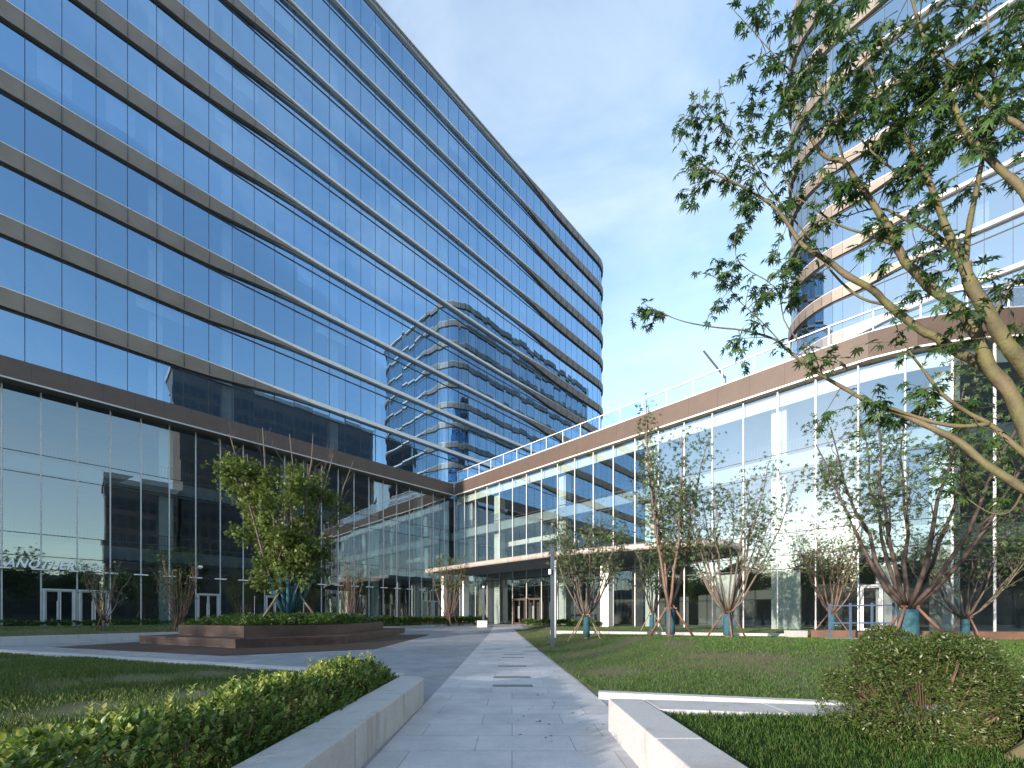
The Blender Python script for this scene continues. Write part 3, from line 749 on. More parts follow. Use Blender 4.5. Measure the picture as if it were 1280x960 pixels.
# louvre panels beside the right hand door
m = MB(); p, t, n = wing_pt(6.4, .06)
for k in range(24): 
    z = .45+k*.14; m.box(p, t, n, -.95, .95, -.03, .02+.02*(k % 2), z, z+.12)
obj('louver_panel', m, M['louver'], wg)
# roof balustrade
bl = MB(); po = MB(); hr = MB(); prev = None
nb = 30
for i in range(nb+1):
    s = -36.7+1.86*i; p, t, n = wing_pt(s, .02)
    m = MB(); m.box(p, t, n, -.03, .03, -.03, .03, 16.42, 17.42); obj('balustrade_post', m, M['alu'], wg)
    if prev is not None:
        q = prev; d = Vector((p[0]-q[0], p[1]-q[1], 0)); L = d.length; d.normalize(); nn = (d.y, -d.x)
        bl.box(q, d, nn, .05, L-.05, -.008, .008, 16.45, 17.34); hr.box(q, d, nn, -.01, L+.01, -.04, .04, 17.42, 17.49)
    prev = p
obj('balustrade_glass', bl, M['rail_glass'], wg); obj('handrail', hr, M['alu'], wg)
# door sign plate
p, t, n = wing_pt(ssR[19]+.93, .1); m = MB(); m.box(p, t, n, -.22, .22, .0, .03, 2.9, 3.02); obj('door_plate', m, M['white'], wg)
# entrance canopy
cpoly = [(23.1,-34.2),(23.0,-26),(22.95,-18.5),(23.35,-16.3),(24.0,-14.0),(24.8,-11.3),(25.6,-9.3),(26.8,-8.2),(28.75,-7.8),(28.75,-34.2)]
can = thing('entrance_canopy', 'flat pale edged canopy projecting over the entrance of the glazed wing', 'canopy', W(24, -18, 0))
m = MB(); m.prism([tuple(W(*q))[:2] for q in cpoly], 5.50, 5.72); obj('canopy_slab', m, M['steel'], can)
m = MB()
for i in range(len(cpoly)-2):
    a, c = W(*cpoly[i]), W(*cpoly[i+1]); d = (c-a).normalized(); n = Vector((d.y, -d.x, 0)); 
    if n.dot(W(-1,0)) < 0: n = -n
    prof = [(0,5.40),(.10,5.38),(.17,5.44),(.20,5.58),(.17,5.74),(.10,5.80),(0,5.80)]
    k = len(m.v)
    for q in (a-d*.02, c+d*.02): m.v += [(q.x+n.x*o, q.y+n.y*o, z) for (o, z) in prof]
    for j in range(len(prof)-1): m.f.append((k+j, k+j+1, k+j+8, k+j+7))
obj('canopy_edge', m, M['canopy'], can, smooth=True)
for k in range(8):
    a0 = 23.6+k*.62
    m = MB(); o = W(a0, -33.9); m.box((o.x, o.y), UR, UL, 0, 16, 0, .10, 5.42, 5.495); obj('soffit_rib', m, M['alu_frame'], can)
for (a, b_) in ((24.6,-33.4),(27.0,-33.2),(26.5,-16)):
    m = MB(); o = W(a, b_); r_ = .34 if a > 26 else .2; m.box((o.x, o.y), UL, UR, -r_, r_, -r_, r_, .0, 5.42); obj('canopy_column', m, M['column'], can, bevel=.02)
# davit arm on the wing roof
p, t, n = wing_pt(-9.2, -.6); dv = thing('roof_davit', 'thin dark slanted arm rising above the roof balustrade of the wing', 'roof davit', Vector((p[0], p[1], 15.1)))
m = MB(); A = px(907,473,27.6); B = px(879.5,438.5,27.6); m.bar(A, B, .07, .06, 6); obj('arm', m, M['steel'], dv)
m = MB(); m.bar(Vector((A.x, A.y, 15.1)), A+Vector((0,0,.15)), .05, None, 6); obj('post', m, M['steel'], dv)

# ------------------------------------------------------------------ right tower
rt = thing('office_tower', 'second office tower with rounded banded corner rising behind the maple on the right', 'office tower', W(75, 5, 0))
def wR(a, b, s):
    if b < -4.2: return 1.0
    return 1-sstep(-4.4, 2.2, b) if b < 10 else sstep(12, 19, b)
segR = [('L', (100,20), (56,20)), ('A', (56,15), 5, 90, 180, 9), ('L', (51,15), (51,-4.6)), ('A', (56,-4.6), 5, 180, 270, 10), ('L', (56,-9.6), (100,-9.6))]
def plan_line(segs, step):
    out = _old(segs, step)
    return out
_sR = [('L', (100,-9.6), (56,-9.6)), ('A', (56,-4.6), 5, 270, 180, 10), ('L', (51,-4.6), (51,15)), ('A', (56,15), 5, 180, 90, 9), ('L', (56,20), (100,20))]
class _flip: pass
def plan_line(segs, step):
    out = _old(segs, step); res = []
    cx = sum(o[0] for o in out)/len(out); cy = sum(o[1] for o in out)/len(out)
    for (a, b, na, nb, s, f) in out:
        if (a-cx)*na+(b-cy)*nb < 0: na, nb = -na, -nb
        res.append((a, b, na, nb, s, f))
    return res
tower(rt, _sR, wR, Z0, 12, FH, M['right_glass'], 15.1, [], [(53.2, b_) for b_ in (-3,4.5,12)]+[(a, -7.6) for a in (62,70,78,86,94)], [(57,-4),(57,14),(99,14),(99,-4)], panes_seed=40)
m = MB(); m.prism([tuple(W(*q))[:2] for q in ((100.1,-9.8),(100.4,-9.8),(100.4,20.2),(100.1,20.2))], 0, Z0+FH*11+1); obj('back_wall', m, M['bronze'], rt)
m = MB(); m.prism([tuple(W(*q))[:2] for q in ((54,-6.5),(54,17),(98,17),(98,-6.5))], 0, 15.0); obj('base_wall', m, M['inner_wall'], rt)
m = MB(); m.prism([tuple(W(*q))[:2] for q in ((56,-5),(56,15),(96,15),(96,-5))], Z0+FH*11+1.2, Z0+FH*11+4.0); obj('penthouse', m, M['concrete_far'], rt)

# ------------------------------------------------------------------ the sign on the podium
def text_mesh(txt, size, ext, shear):
    cu = bpy.data.curves.new('sign_text', 'FONT'); cu.body = txt; cu.size = size; cu.extrude = ext; cu.shear = shear; cu.space_character = 1.08
    cu.offset = .012
    o = bpy.data.objects.new('sign_text', cu); COL.objects.link(o)
    dg = bpy.context.evaluated_depsgraph_get(); me = bpy.data.meshes.new_from_object(o.evaluated_get(dg))
    bpy.data.objects.remove(o); bpy.data.curves.remove(cu); me.name = 'wall_sign'; me.materials.clear(); return me
me = text_mesh('ANOTHER KEY', .58, .03, .35)
xs = [v.co.x for v in me.vertices]; k = 4.15/(max(xs)-min(xs))
for v in me.vertices: v.co.x *= k; v.co.y *= 1.22
so = link('wall_sign', me, M['sign']); p = W(-3.55, -37.58, 4.06)
so.matrix_world = Matrix(((UL[0],0,UR[0],p.x),(UL[1],0,UR[1],p.y),(0,1,0,p.z),(0,0,0,1)))
tag(so, 'white slanted letter sign ANOTHER KEY above the left glass doors', 'sign')
sc_ = thing('security_camera', 'small white security camera on a mullion of the left podium', 'security camera', px(250, 709, 30.2))
c = px(250, 709, 30.2); m = MB(); m.tube([c+Vector((.1,-.1,.10)), c+Vector((.1,-.1,0)), c+Vector((.1,-.1,-.14))], [.13,.16,.06], 10); obj('dome', m, M['white'], sc_, smooth=True)
m = MB(); m.bar(c+Vector((.1,-.1,.09)), c+Vector((-.22,.2,.09)), .04); obj('arm', m, M['white'], sc_)

# ------------------------------------------------------------------ deck bench with planter
bn = thing('planter_bench', 'dark brown two step timber bench planter on the deck left of the path', 'bench planter', (-11, 19, .012))
low = [(-15.8,17.3),(-10,14.75),(-7.0,17.1),(-7.3,27.8),(-10.5,29),(-14.5,24)]
up = [(-14.4,17.6),(-10.35,15.75),(-7.75,17.75),(-8.2,26),(-10.6,27.2),(-13.4,23)]
def inset(poly, d):
    c = Vector((sum(p[0] for p in poly)/len(poly), sum(p[1] for p in poly)/len(poly))); return [tuple(c+(Vector(p)-c)*(1-d/6)) for p in poly]
def boards(poly, z0, z1, n):
    b = MB(); h = (z1-z0)/n
    for i in range(n):
        b.prism(poly, z0+h*i+.005, z0+h*(i+1)-(.005 if i < n-1 else 0))
        b.prism(inset(poly, .03), z0+h*i+.004, z0+h*(i+1)-.012)
    b.prism(inset(poly, .03), z0, z1-.02)
    return b
obj('lower_tier', boards(low, .012, .35, 3), M['bench'], bn)
obj('upper_tier', boards(up, .352, .80, 4), M['bench'], bn)
def poly_mass(poly, z0, h):
    P0 = np.array(poly, float); c = P0.mean(0)
    def fn(n):
        k = rng.integers(0, len(P0), n); u = rng.uniform(0, 1, n); E = P0[k]+(P0[(k+1) % len(P0)]-P0[k])*u[:, None]; r = np.sqrt(rng.uniform(0, 1, n))
        q = c+(E-c)*r[:, None]*.97; hh = h*(1-r**6)*(.85+.2*np.sin(q[:, 0]*3.3)*np.sin(q[:, 1]*2.7))+rng.normal(0, .03, n)
        return np.column_stack([q, z0+np.maximum(hh, .0)*rng.uniform(.5, 1.05, n)]), np.column_stack([(E-c)/np.linalg.norm(E-c, axis=1, keepdims=True)*(r**3)[:, None], np.ones(n)*.8])
    return fn
shrub_mass('planter_shrubs', 'low green shrubs filling the top of the dark bench planter', 'shrubs', poly_mass(up, .78, .48), 11000, .13, M['leaf_low'], T_spray())
# ------------------------------------------------------------------ hedges
def long_hedge():
    n = 2300; Y = rng.uniform(.75, 5.72, n)**1.0; u = rng.uniform(-1, 1, n)
    half = .37; cx = -1.60-.42+.02*np.sin(Y*2)
    prof = (1-np.abs(u)**3.2); lump = 1+.13*np.sin(Y*4.3+u*2)+.09*np.sin(Y*9.1+u*5)
    endf = np.clip((5.78-Y)/.25, .35, 1)
    z = .34+(.30*prof*lump)*endf; x = cx+u*half*(1+.04*np.sin(Y*7))
    P, D, U, S, Mi = [], [], [], [], []
    for i in range(n):
        ax = Vector((u[i]*.7+random.gauss(0,.2), random.gauss(0,.2), 1)).normalized(); top = random.random() < .55
        L = random.uniform(.07, .15); base = Vector((x[i], Y[i], z[i]-L)); nl = random.randint(6, 9); nw = 1 if (top and random.random() < .55 and prof[i] > .45) else 0
        for k in range(nl):
            f = k/nl; an = k*2.4+random.random(); o = Vector((math.cos(an), math.sin(an), 0))
            P.append(base+ax*(L*f*1.15)); d = o*(1-.55*f)+ax*(.35+.8*f); D.append(d); U.append(ax*1.0-o*.45*f+Vector((random.gauss(0,.2), random.gauss(0,.2), .1)))
            S.append(random.uniform(.040,.062)*(1-.25*f)); Mi.append(1 if nw and f > .25 else 0)
    # a few taller shoots
    for i in range(46):
        yy = random.uniform(1.0, 5.5); xx = -2.02+random.uniform(-.28,.28); zt = .62; L = random.uniform(.06,.15); ax = Vector((random.gauss(0,.25), random.gauss(0,.25), 1)).normalized()
        for k in range(9):
            f = k/9; an = k*2.4; o = Vector((math.cos(an), math.sin(an), 0)); P.append(Vector((xx, yy, zt))+ax*L*f); D.append(o*.8+ax*.8); U.append(ax); S.append(.036); Mi.append(1)
    a = lambda q: np.array([tuple(v) for v in q])
    h = thing('clipped_hedge', 'long leafy hedge with yellow green tips behind the left granite wall', 'hedge', (-2.0, 3.2, .3))
    scatter('foliage', T_ovate(), a(P), a(D), a(U), np.array(S), [M['leaf_hedge'], M['leaf_new']], h, midx=np.array(Mi))
    st = MB()
    for i in range(420):
        yy = random.uniform(.8, 5.65); xx = -2.02+random.uniform(-.3,.3); st.bar((xx+random.uniform(-.03,.03), yy, .28), (xx+random.gauss(0,.05), yy+random.gauss(0,.05), random.uniform(.45,.60)), .005, .003, 4)
    obj('stems', st, M['twig'], h)
long_hedge()
shrub_mass('low_hedge', 'low hedge strip along the base of the left podium glass', 'hedge', hedge_pts([tuple(W(a,-36.9))[:2] for a in (-14, 12.5)], .7, .52, .86), 5000, .12, M['leaf_low'], T_spray())
shrub_mass('low_hedge', 'clipped hedge before the inner corner behind the low far kerb', 'hedge', hedge_pts([(-12.2,31.2),(-8.7,34.6),(-2.9,39.6)], 2.2, .34, 1.02), 7000, .15, M['leaf_low'], T_spray())
shrub_mass('low_hedge', 'short yellowish hedge right of the path before the entrance', 'hedge', hedge_pts([(1.1,35.5),(6.2,29.6)], .9, .40, .80), 3000, .13, M['leaf_low'], T_spray())
n = 30; q = np.column_stack([rng.uniform(-1.0,1.0,n), rng.uniform(2.4,9,n)]); q[:24] = np.column_stack([rng.normal(.45,.28,24), rng.normal(4.6,.5,24)])
fl = scatter('fallen_leaves', T_ovate(), np.column_stack([q, np.full(n,.010)]), rvec(n)*np.array((1,1,.05)), np.array((0,0,1.0))+rng.normal(size=(n,3))*.15, rng.uniform(.018,.045,n), M['twig'])
tag(fl, 'scattered brown fallen leaves on the pale path', 'leaves', None, 'stuff')
# round bush on the right
def bush():
    c = np.array((3.02, 2.98, .62)); R = np.array((.58, .50, .46)); n = 52000
    d = rvec(n); d[:, 2] = np.where(d[:, 2] < -.75, -d[:, 2], d[:, 2])
    lump = 1+.10*np.sin(d[:, 0]*5+d[:, 2]*4)+.08*np.sin(d[:, 1]*7+d[:, 0]*3)+.06*np.sin(d[:, 2]*11+d[:, 0]*9)
    gap = (np.sin(d[:, 0]*9+1.3)*np.sin(d[:, 2]*8+.6)*np.sin(d[:, 1]*7)) > .30
    r = lump*(1-rng.beta(1.1, 4.5, n)*.55); r = np.where(gap, r*.58, r)
    P = c+d*R*r[:, None]; D = d*.8+rvec(n)*.8; U = rvec(n)*.8+d*.4+np.array((0,0,.4))
    t = thing('round_bush', 'big rounded bush of small leaves beside the L-shaped granite wall', 'bush', (3.02, 2.98, .29))
    scatter('foliage', T_slim(), P, D, U, rng.uniform(.015,.033,n), M['leaf_bush'], t)
    st = MB(); random.seed(5)
    for i in range(200):
        dd = Vector((random.gauss(0,1), random.gauss(0,1), random.gauss(.2,.8))).normalized(); e = Vector((c[0]+dd.x*R[0]*random.uniform(.8,1.03), c[1]+dd.y*R[1]*random.uniform(.8,1.03), c[2]+dd.z*R[2]*random.uniform(.8,1.03)))
        s0 = Vector((3.02+dd.x*.1, 2.98+dd.y*.1, .33)).lerp(e, random.uniform(.2,.65))+Vector((random.gauss(0,.02),)*3)
        st.tube([s0, s0.lerp(e,.5)+Vector((0,0,-.012)), e], [.0045,.0035,.0018], 3)
    for i in range(26):
        an = random.uniform(0, 6.28); e = Vector((3.02+.42*math.cos(an), 2.98+.38*math.sin(an), random.uniform(.38,.6))); st.tube([Vector((3.02+.06*math.cos(an), 2.98+.06*math.sin(an), .27)), Vector((3.02+.25*math.cos(an), 2.98+.25*math.sin(an), .36)), e], [.012,.008,.004], 5)
    obj('branches', st, M['twig'], t)
    m = MB(); k = 14
    m.v.append((3.02, 2.95, .335)); m.v += [(3.02+.5*math.cos(i*6.283/k), 2.95+.42*math.sin(i*6.283/k), .292) for i in range(k)]; m.f += [(0, 1+i, 1+(i+1) % k) for i in range(k)]
    o = obj('bare_soil', m, M['soil']); o['kind'] = 'structure'
bush()

# ------------------------------------------------------------------ trees
def gp(x, Y, zf): X = (x-640)/F*Y; return (X, Y, zf(X, Y))
G1 = 'young staked trees on the right lawn'; G2 = 'sparse young trees before the left podium'
b = gp(1135, 11.5, hR); vase_tree('largest dark barked multi stem tree with teal wrapped base right of the glass door', b, 7.0, 2.9, M['bark_dark'], M['leaf_mid'], 9, 1.0, .17, 2900, .13, 11, side=6, group=G1, clump=.2)
stakes('brown stakes round the largest teal wrapped tree beside the round bush', (b[0],b[1],b[2]), 3, .95, 1.05, M['stake'], .045, 3.6)
b = gp(910, 15, hR); vase_tree('vase shaped young tree with thin upright branches left of the blue rail', b, 6.0, 2.2, M['bark_grey'], M['leaf_mid'], 14, .95, .11, 2300, .12, 12, side=9, group=G1, clump=.2)
stakes('pale and brown stakes round the vase shaped tree next to the stone block', b, 3, .8, 1.0, M['stake'], .032, .2)
b = gp(838, 15, hR); vase_tree('tallest slim tree with two warm brown trunks before the canopy end', b, 9.2, 1.5, M['bark_warm'], M['leaf_mid'], 5, 1.1, .11, 2300, .13, 13, side=13, group=G1, low=.3, clump=.22)
stakes('thick reddish stakes round the slim two trunked tree', b, 3, .95, 1.1, M['stake'], .045, .1)
b = gp(733, 17, hR); vase_tree('bushy grey green young tree just right of the square lamp post', b, 5.1, 1.75, M['bark_grey'], M['leaf_mid'], 15, 1.0, .10, 2500, .12, 14, side=9, group=G1, clump=.2)
stakes('thin stakes round the bushy tree right of the lamp post', b, 4, .95, 1.05, M['stake_pale'], .026, .5)
b = gp(815, 23, hR); vase_tree('small far tree with teal wrap seen left behind the tall slim tree', b, 4.6, 1.1, M['bark_grey'], M['leaf_mid'], 9, .95, .10, 900, .12, 15, side=7, group=G1)
stakes('grey stakes of the small far tree behind the tall slim tree', b, 3, .7, 1.0, M['stake_pale'], .025, 1.2, ring=False)
b = gp(1040, 20.3, hR); vase_tree('thin bare branched tree behind the blue rail by the glass door', b, 5.6, 1.8, M['bark_warm'], M['leaf_mid'], 14, .95, .09, 1500, .12, 16, side=8, group=G1)
stakes('low stakes of the thin tree behind the blue rail', b, 3, .85, .95, M['stake'], .026, .8)
b = gp(1207, 16.3, hR); vase_tree('far right wide branching young tree before the louvre panel', b, 4.6, 2.4, M['bark_grey'], M['leaf_mid'], 14, .9, .09, 1500, .12, 17, side=8, group=G1)
stakes('two tone stakes of the far right young tree', b, 3, .6, .95, M['stake'], .032, 2.6)
b = gp(130, 20.5, hLL); vase_tree('nearly leafless small tree before the left glass doors under the letter sign', b, 3.7, 1.05, M['bark_grey'], M['leaf_mid'], 9, .6, .06, 420, .10, 18, wrap=False, side=7, group=G2, name='sparse_tree')
stakes('three thin posts with cross bars round the small tree at the left doors', b, 3, .42, .8, M['stake'], .02, .5)
b = gp(222, 22.5, hLL); vase_tree('reddish stemmed sparse tree left of the bench planter', b, 4.0, 1.15, M['bark_warm'], M['leaf_mid'], 16, .25, .07, 420, .10, 19, wrap=False, side=6, group=G2, name='sparse_tree')
stakes('thin posts round the reddish stemmed tree left of the bench', b, 3, .5, .8, M['stake'], .02, .9)
b = gp(437, 32, hLL); vase_tree('thin leafless tree between the planter tree and the inner corner', b, 5.6, 1.2, M['bark_warm'], M['leaf_mid'], 12, .3, .07, 260, .12, 20, wrap=False, side=4, group=G2, name='sparse_tree')
b = gp(561, 36, lambda x, y: .40); vase_tree('reddish stemmed small tree beside the left tip of the canopy', b, 6.6, 1.7, M['bark_warm'], M['leaf_mid'], 14, .3, .09, 1100, .14, 21, wrap=False, side=5, group=G2, name='sparse_tree', low=.5)
stakes('orange red stakes round the tree by the canopy tip', b, 4, .9, 1.3, M['stake'], .05, .3)
# tree in the planter
T_b = Vector(((360-640)/F*19.2, 19.2, .85))
vase_tree('dense green multi stem tree growing out of the bench planter', T_b, 8.9, 2.9, M['bark_grey'], M['leaf_bright'], 12, .35, .19, 13000, .165, 33, wrap=True, wrap_stems=True, side=12, leafless_top=.22, low=.12, name='planter_tree', clump=.18, subset=.15)
stakes('tall grey stakes leaning on the dense planter tree', T_b, 3, 1.5, 1.85, M['stake_pale'], .05, .15, ring=True)

# ------------------------------------------------------------------ foreground maple
def maple():
    random.seed(3)
    t = thing('maple_tree', 'large maple leaning into the picture from the right edge in front of everything', 'tree', (3.35, 2.55, .30))
    w = MB(); skel = []
    def br(pts, r0, r1, seg=8, leaf=1.0):
        P = [px(*p) for p in pts]; q = [P[0]]
        for i in range(len(P)-1):                 # a smooth line through the given joints
            a = P[max(i-1,0)]; b = P[i]; c = P[i+1]; d = P[min(i+2, len(P)-1)]
            for k in (1, 2, 3):
                u = k/3; q.append(.5*((2*b)+(c-a)*u+(2*a-5*b+4*c-d)*u*u+(3*b-a-3*c+d)*u**3))
        n = len(q); w.tube(q, [(r0+(r1-r0)*(i/(n-1)))*.56*(1+.07*math.sin(i*1.9)) for i in range(n)], seg); skel.append((q, leaf, r0))
    # trunk just outside the right edge
    base = Vector((3.03, 2.45, .22))
    tp = [base, Vector((3.27,2.5,.62)), Vector((3.52,2.6,1.1)), Vector((3.66,2.72,1.6)), Vector((3.70,2.85,2.0))]
    w.tube(tp, [.14,.115,.108,.10,.095], 10)
    A0 = Vector(tp[-1]); 
    def rp(v): return (v.x/v.y*F+640, HZ-(v.z-EYE)/v.y*F, v.y)
    R0 = rp(tp[-1]); R1 = rp(tp[-2])
    br([R0,(1285,545,2.95),(1262,490,3.0),(1237,460,3.05),(1225,427,3.08),(1213,403,3.1),(1190,379,3.15),(1160,357,3.2),(1145,340,3.2),(1130,325,3.25),(1112,287,3.3),(1088,250,3.35),(1067,221,3.4),(1055,202,3.4),(1032,196,3.45),(1015,175,3.5),(1001,148,3.5),(992,120,3.55)], .085, .012)
    br([R0,(1300,500,2.9),(1280,458,2.9),(1258,430,2.9),(1240,400,2.92),(1225,375,2.95),(1211,350,3.0),(1206,330,3.0)], .085, .06)
    br([(1206,332,3.0),(1190,302,3.05),(1177,270,3.1),(1162,228,3.1),(1147,200,3.15),(1130,168,3.2),(1113,143,3.2),(1098,118,3.25),(1085,80,3.3),(1060,40,3.3)], .045, .008, leaf=1.6)
    br([(1206,332,3.0),(1211,285,2.95),(1218,250,2.9),(1228,200,2.9),(1238,168,2.9),(1243,120,2.9),(1238,60,2.95),(1232,0,3.0)], .036, .008, leaf=1.6)
    br([(1203,322,3.0),(1180,302,3.1),(1158,286,3.2),(1133,275,3.3),(1108,262,3.4),(1085,262,3.5),(1060,270,3.6)], .028, .006)
    br([(1262,490,3.0),(1235,462,3.1),(1212,448,3.2),(1190,436,3.3),(1170,421,3.35),(1152,413,3.4),(1110,381,3.5),(1092,363,3.5),(1058,344,3.55),(1037,327,3.6),(1016,315,3.6),(1001,304,3.65),(986,282,3.7),(971,262,3.7),(950,246,3.75),(925,232,3.8),(903,222,3.8),(886,211,3.85),(872,202,3.9)], .065, .006)
    br([R1,(1300,625,2.75),(1280,612,2.8),(1255,595,2.85),(1230,579,2.95),(1200,553,3.05),(1175,540,3.1),(1147,527,3.2),(1120,515,3.3),(1090,505,3.4),(1060,488,3.5),(1022,466,3.6),(987,440,3.7),(968,424,3.8),(930,413,3.9),(893,409,4.0),(855,402,4.0),(828,392,4.1)], .055, .005)
    br([(1237,530,3.0),(1205,533,3.05),(1177,530,3.1),(1145,521,3.2),(1110,509,3.3)], .03, .018, leaf=.6)
    br([(1290,575,2.85),(1258,548,2.95),(1237,530,3.0),(1210,516,3.05),(1177,492,3.1),(1157,466,3.15),(1140,444,3.2),(1125,420,3.25)], .034, .008)
    br([(1310,300,2.7),(1280,240,2.75),(1255,216,2.8),(1226,187,2.85),(1206,163,2.9),(1188,120,2.95),(1160,60,3.0),(1140,0,3.05),(1125,-50,3.1)], .045, .01, leaf=1.8)
    br([(1330,200,2.7),(1280,160,2.75),(1243,138,2.8),(1215,110,2.85),(1190,80,2.9),(1150,50,2.95)], .03, .008, leaf=1.8)
    br([(1110,381,3.5),(1075,372,3.6),(1040,340,3.7),(1005,290,3.8),(960,235,3.9),(930,190,3.95),(905,160,4.0),(888,150,4.0)], .018, .004, leaf=1.2)
    br([(1120,307,3.27),(1090,295,3.4),(1050,282,3.5),(1020,262,3.55),(990,240,3.6),(975,205,3.65)], .018, .005)
    br([(1055,202,3.4),(1040,150,3.45),(1020,100,3.5),(990,90,3.55),(960,60,3.6),(938,35,3.65)], .015, .004, leaf=1.2)
    br([(1001,148,3.5),(980,120,3.55),(985,60,3.5),(1000,20,3.5)], .01, .004, leaf=1.3)
    br([(1022,466,3.6),(1000,430,3.65),(980,400,3.7),(970,360,3.75),(925,330,3.8),(918,300,3.85)], .012, .004)
    br([(987,440,3.7),(950,400,3.8),(920,372,3.85),(908,350,3.9)], .01, .004, leaf=1.2)
    br([(1162,228,3.1),(1130,220,3.2),(1090,190,3.25),(1050,140,3.3),(1020,110,3.35)], .016, .005, leaf=1.5)
    br([(1280,612,2.8),(1262,640,2.9),(1235,640,3.0),(1205,620,3.1)], .014, .005, leaf=.8)
    br([(1240,400,2.92),(1262,360,2.85),(1290,330,2.8)], .02, .008)
    # twigs and leaves
    tw_ = MB(); LP, LD, LU, LS = [], [], [], []
    def leafy(pts, dens):
        for i in range(1, len(pts)):
            for s in range(dens):
                p = pts[i-1].lerp(pts[i], random.random()); ax = (pts[i]-pts[i-1]).normalized(); side = ax.cross(Vector((random.gauss(0,.3), random.gauss(0,.3), 1))).normalized()*(1 if random.random() < .5 else -1)
                d = side*.8+ax*.5+Vector((random.gauss(0,.3), random.gauss(0,.3), random.uniform(-.9,.1))); pet = d.normalized()*random.uniform(.02,.05)
                LP.append(p+pet); LD.append(d+Vector((0,0,-.45))); LU.append(Vector((random.gauss(0,.45), random.gauss(-.35,.45), 1))); LS.append(random.uniform(.045,.078))
    for q, lf, r0 in skel:
        L = sum((q[i+1]-q[i]).length for i in range(len(q)-1)); n = int(L*6.0*lf)
        for k in range(n):
            u = random.uniform(.30, 1)**.8; i = min(int(u*(len(q)-1)), len(q)-2); p = q[i].lerp(q[i+1], random.random()); ax = (q[i+1]-q[i]).normalized()
            d = ax*.5+Vector((random.gauss(0,.7), random.gauss(0,.7), random.gauss(.15,.6))); tl = random.uniform(.14,.42)
            pts = curve(p, d, tl, 4, .2, -.04); tw_.tube(pts, [.0045,.0038,.003,.0024,.0015], 3); leafy(pts[1:], 2)
            if random.random() < .7:
                pts2 = curve(pts[2], (pts[2]-pts[1]).normalized()+Vector((random.gauss(0,.6), random.gauss(0,.6), random.gauss(0,.5))), tl*.6, 3, .2, -.05); tw_.tube(pts2, [.003,.0025,.002,.0012], 3); leafy(pts2, 2)
        e = curve(q[-1], q[-1]-q[-3], .25, 4, .15); tw_.tube(e, [.004,.003,.003,.002,.0015], 3); leafy(e, 3)
    # heavier leaf masses high on the right
    for k in range(60):
        x = random.uniform(1010, 1300); y = random.uniform(-40, 250)
        if y > 60+.75*(x-1000)+60: continue
        p = px(x, y, random.uniform(2.7, 3.7)); pts = curve(p, Vector((random.gauss(-.3,.7), random.gauss(0,.7), random.gauss(.1,.5))), random.uniform(.15,.4), 4, .22, -.06)
        tw_.tube(pts, [.004,.0035,.003,.0024,.0015], 3); leafy(pts, 3)
    k0 = len(w.v); w.v += tw_.v; w.f += [tuple(k0+j for j in q) for q in tw_.f]
    obj('trunk', w, M['bark_green'], t, smooth=True)
    a = lambda q: np.array([tuple(v) for v in q])
    scatter('crown', T_palm(), a(LP), a(LD), a(LU), np.array(LS), M['maple'], t)
    print('maple leaves', len(LP))
maple()

# ------------------------------------------------------------------ street furniture
lp = thing('lamp_post', 'square grey blue lamp post at the right edge of the path', 'lamp post', (1.50, 15.1, .03))
m = MB(); m.abox(1.43,1.57,15.03,15.17,.0,3.72); obj('post', m, M['steel'], lp, bevel=.008)
m = MB(); m.abox(1.40,1.60,15.0,15.2,3.72,3.76); obj('post_cap', m, M['steel'], lp)
m = MB(); m.tube([Vector((1.40,15.0,2.72)), Vector((1.40,15.0,2.9))], [.06,.06], 10); obj('lamp_head', m, M['white'], lp)
b = gp(694.3, 19.5, hR); lp2 = thing('lamp_post', 'slender pale post standing just behind the square grey lamp post', 'lamp post', b)
m = MB(); m.bar((b[0],b[1],b[2]-.1), (b[0],b[1],3.75), .05, .05, 8); obj('post', m, M['alu_frame'], lp2)
m = MB(); m.tube([Vector((b[0],b[1],3.75)), Vector((b[0],b[1],3.85))], [.07,.07], 8); obj('post_cap', m, M['alu_frame'], lp2)
bp = px(603, 784, 34); 
m = MB(); m.abox(bp.x-.42, bp.x+.42, 33.7, 34.3, .0, .78); tag(obj('stone_block', m, M['white'], bevel=.02), 'small white cube standing left of the path end before the hedge', 'stone block')
bl_ = thing('lamp_post', 'thin dark light column behind the white cube near the entrance', 'lamp post', (bp.x, 35.2, .3))
m = MB(); m.abox(bp.x-.09, bp.x+.09, 35.1, 35.28, .2, 3.6); obj('post', m, M['steel'], bl_)
m = MB(); m.abox(bp.x-.09, bp.x+.09, 35.1, 35.28, 3.6, 3.75); obj('light_panel', m, M['white'], bl_)
# blue grey rail
fr = thing('metal_railing', 'blue grey two bar metal rail in front of the right glass door', 'railing', gp(1075, 13.6, hR))
pts = [gp(x, Y, hR) for x, Y in ((1037,13.9),(1063,13.7),(1090,13.5),(1117,13.3))]
for p in pts:
    m = MB(); m.abox(p[0]-.025, p[0]+.025, p[1]-.025, p[1]+.025, p[2]-.05, p[2]+1.22); obj('rail_post', m, M['blue_rail'], fr)
for h in (1.14, .56):
    m = MB(); m.bar((pts[0][0],pts[0][1],pts[0][2]+h), (pts[-1][0],pts[-1][1],pts[-1][2]+h), .024); obj('rail_bar', m, M['blue_rail'], fr)
m = MB(); m.abox(pts[0][0]-.1, pts[-1][0]+.1, pts[-1][1]-.1, pts[0][1]+.1, pts[0][2]-.08, pts[0][2]+.05); obj('base_plate', m, M['alu_frame'], fr)

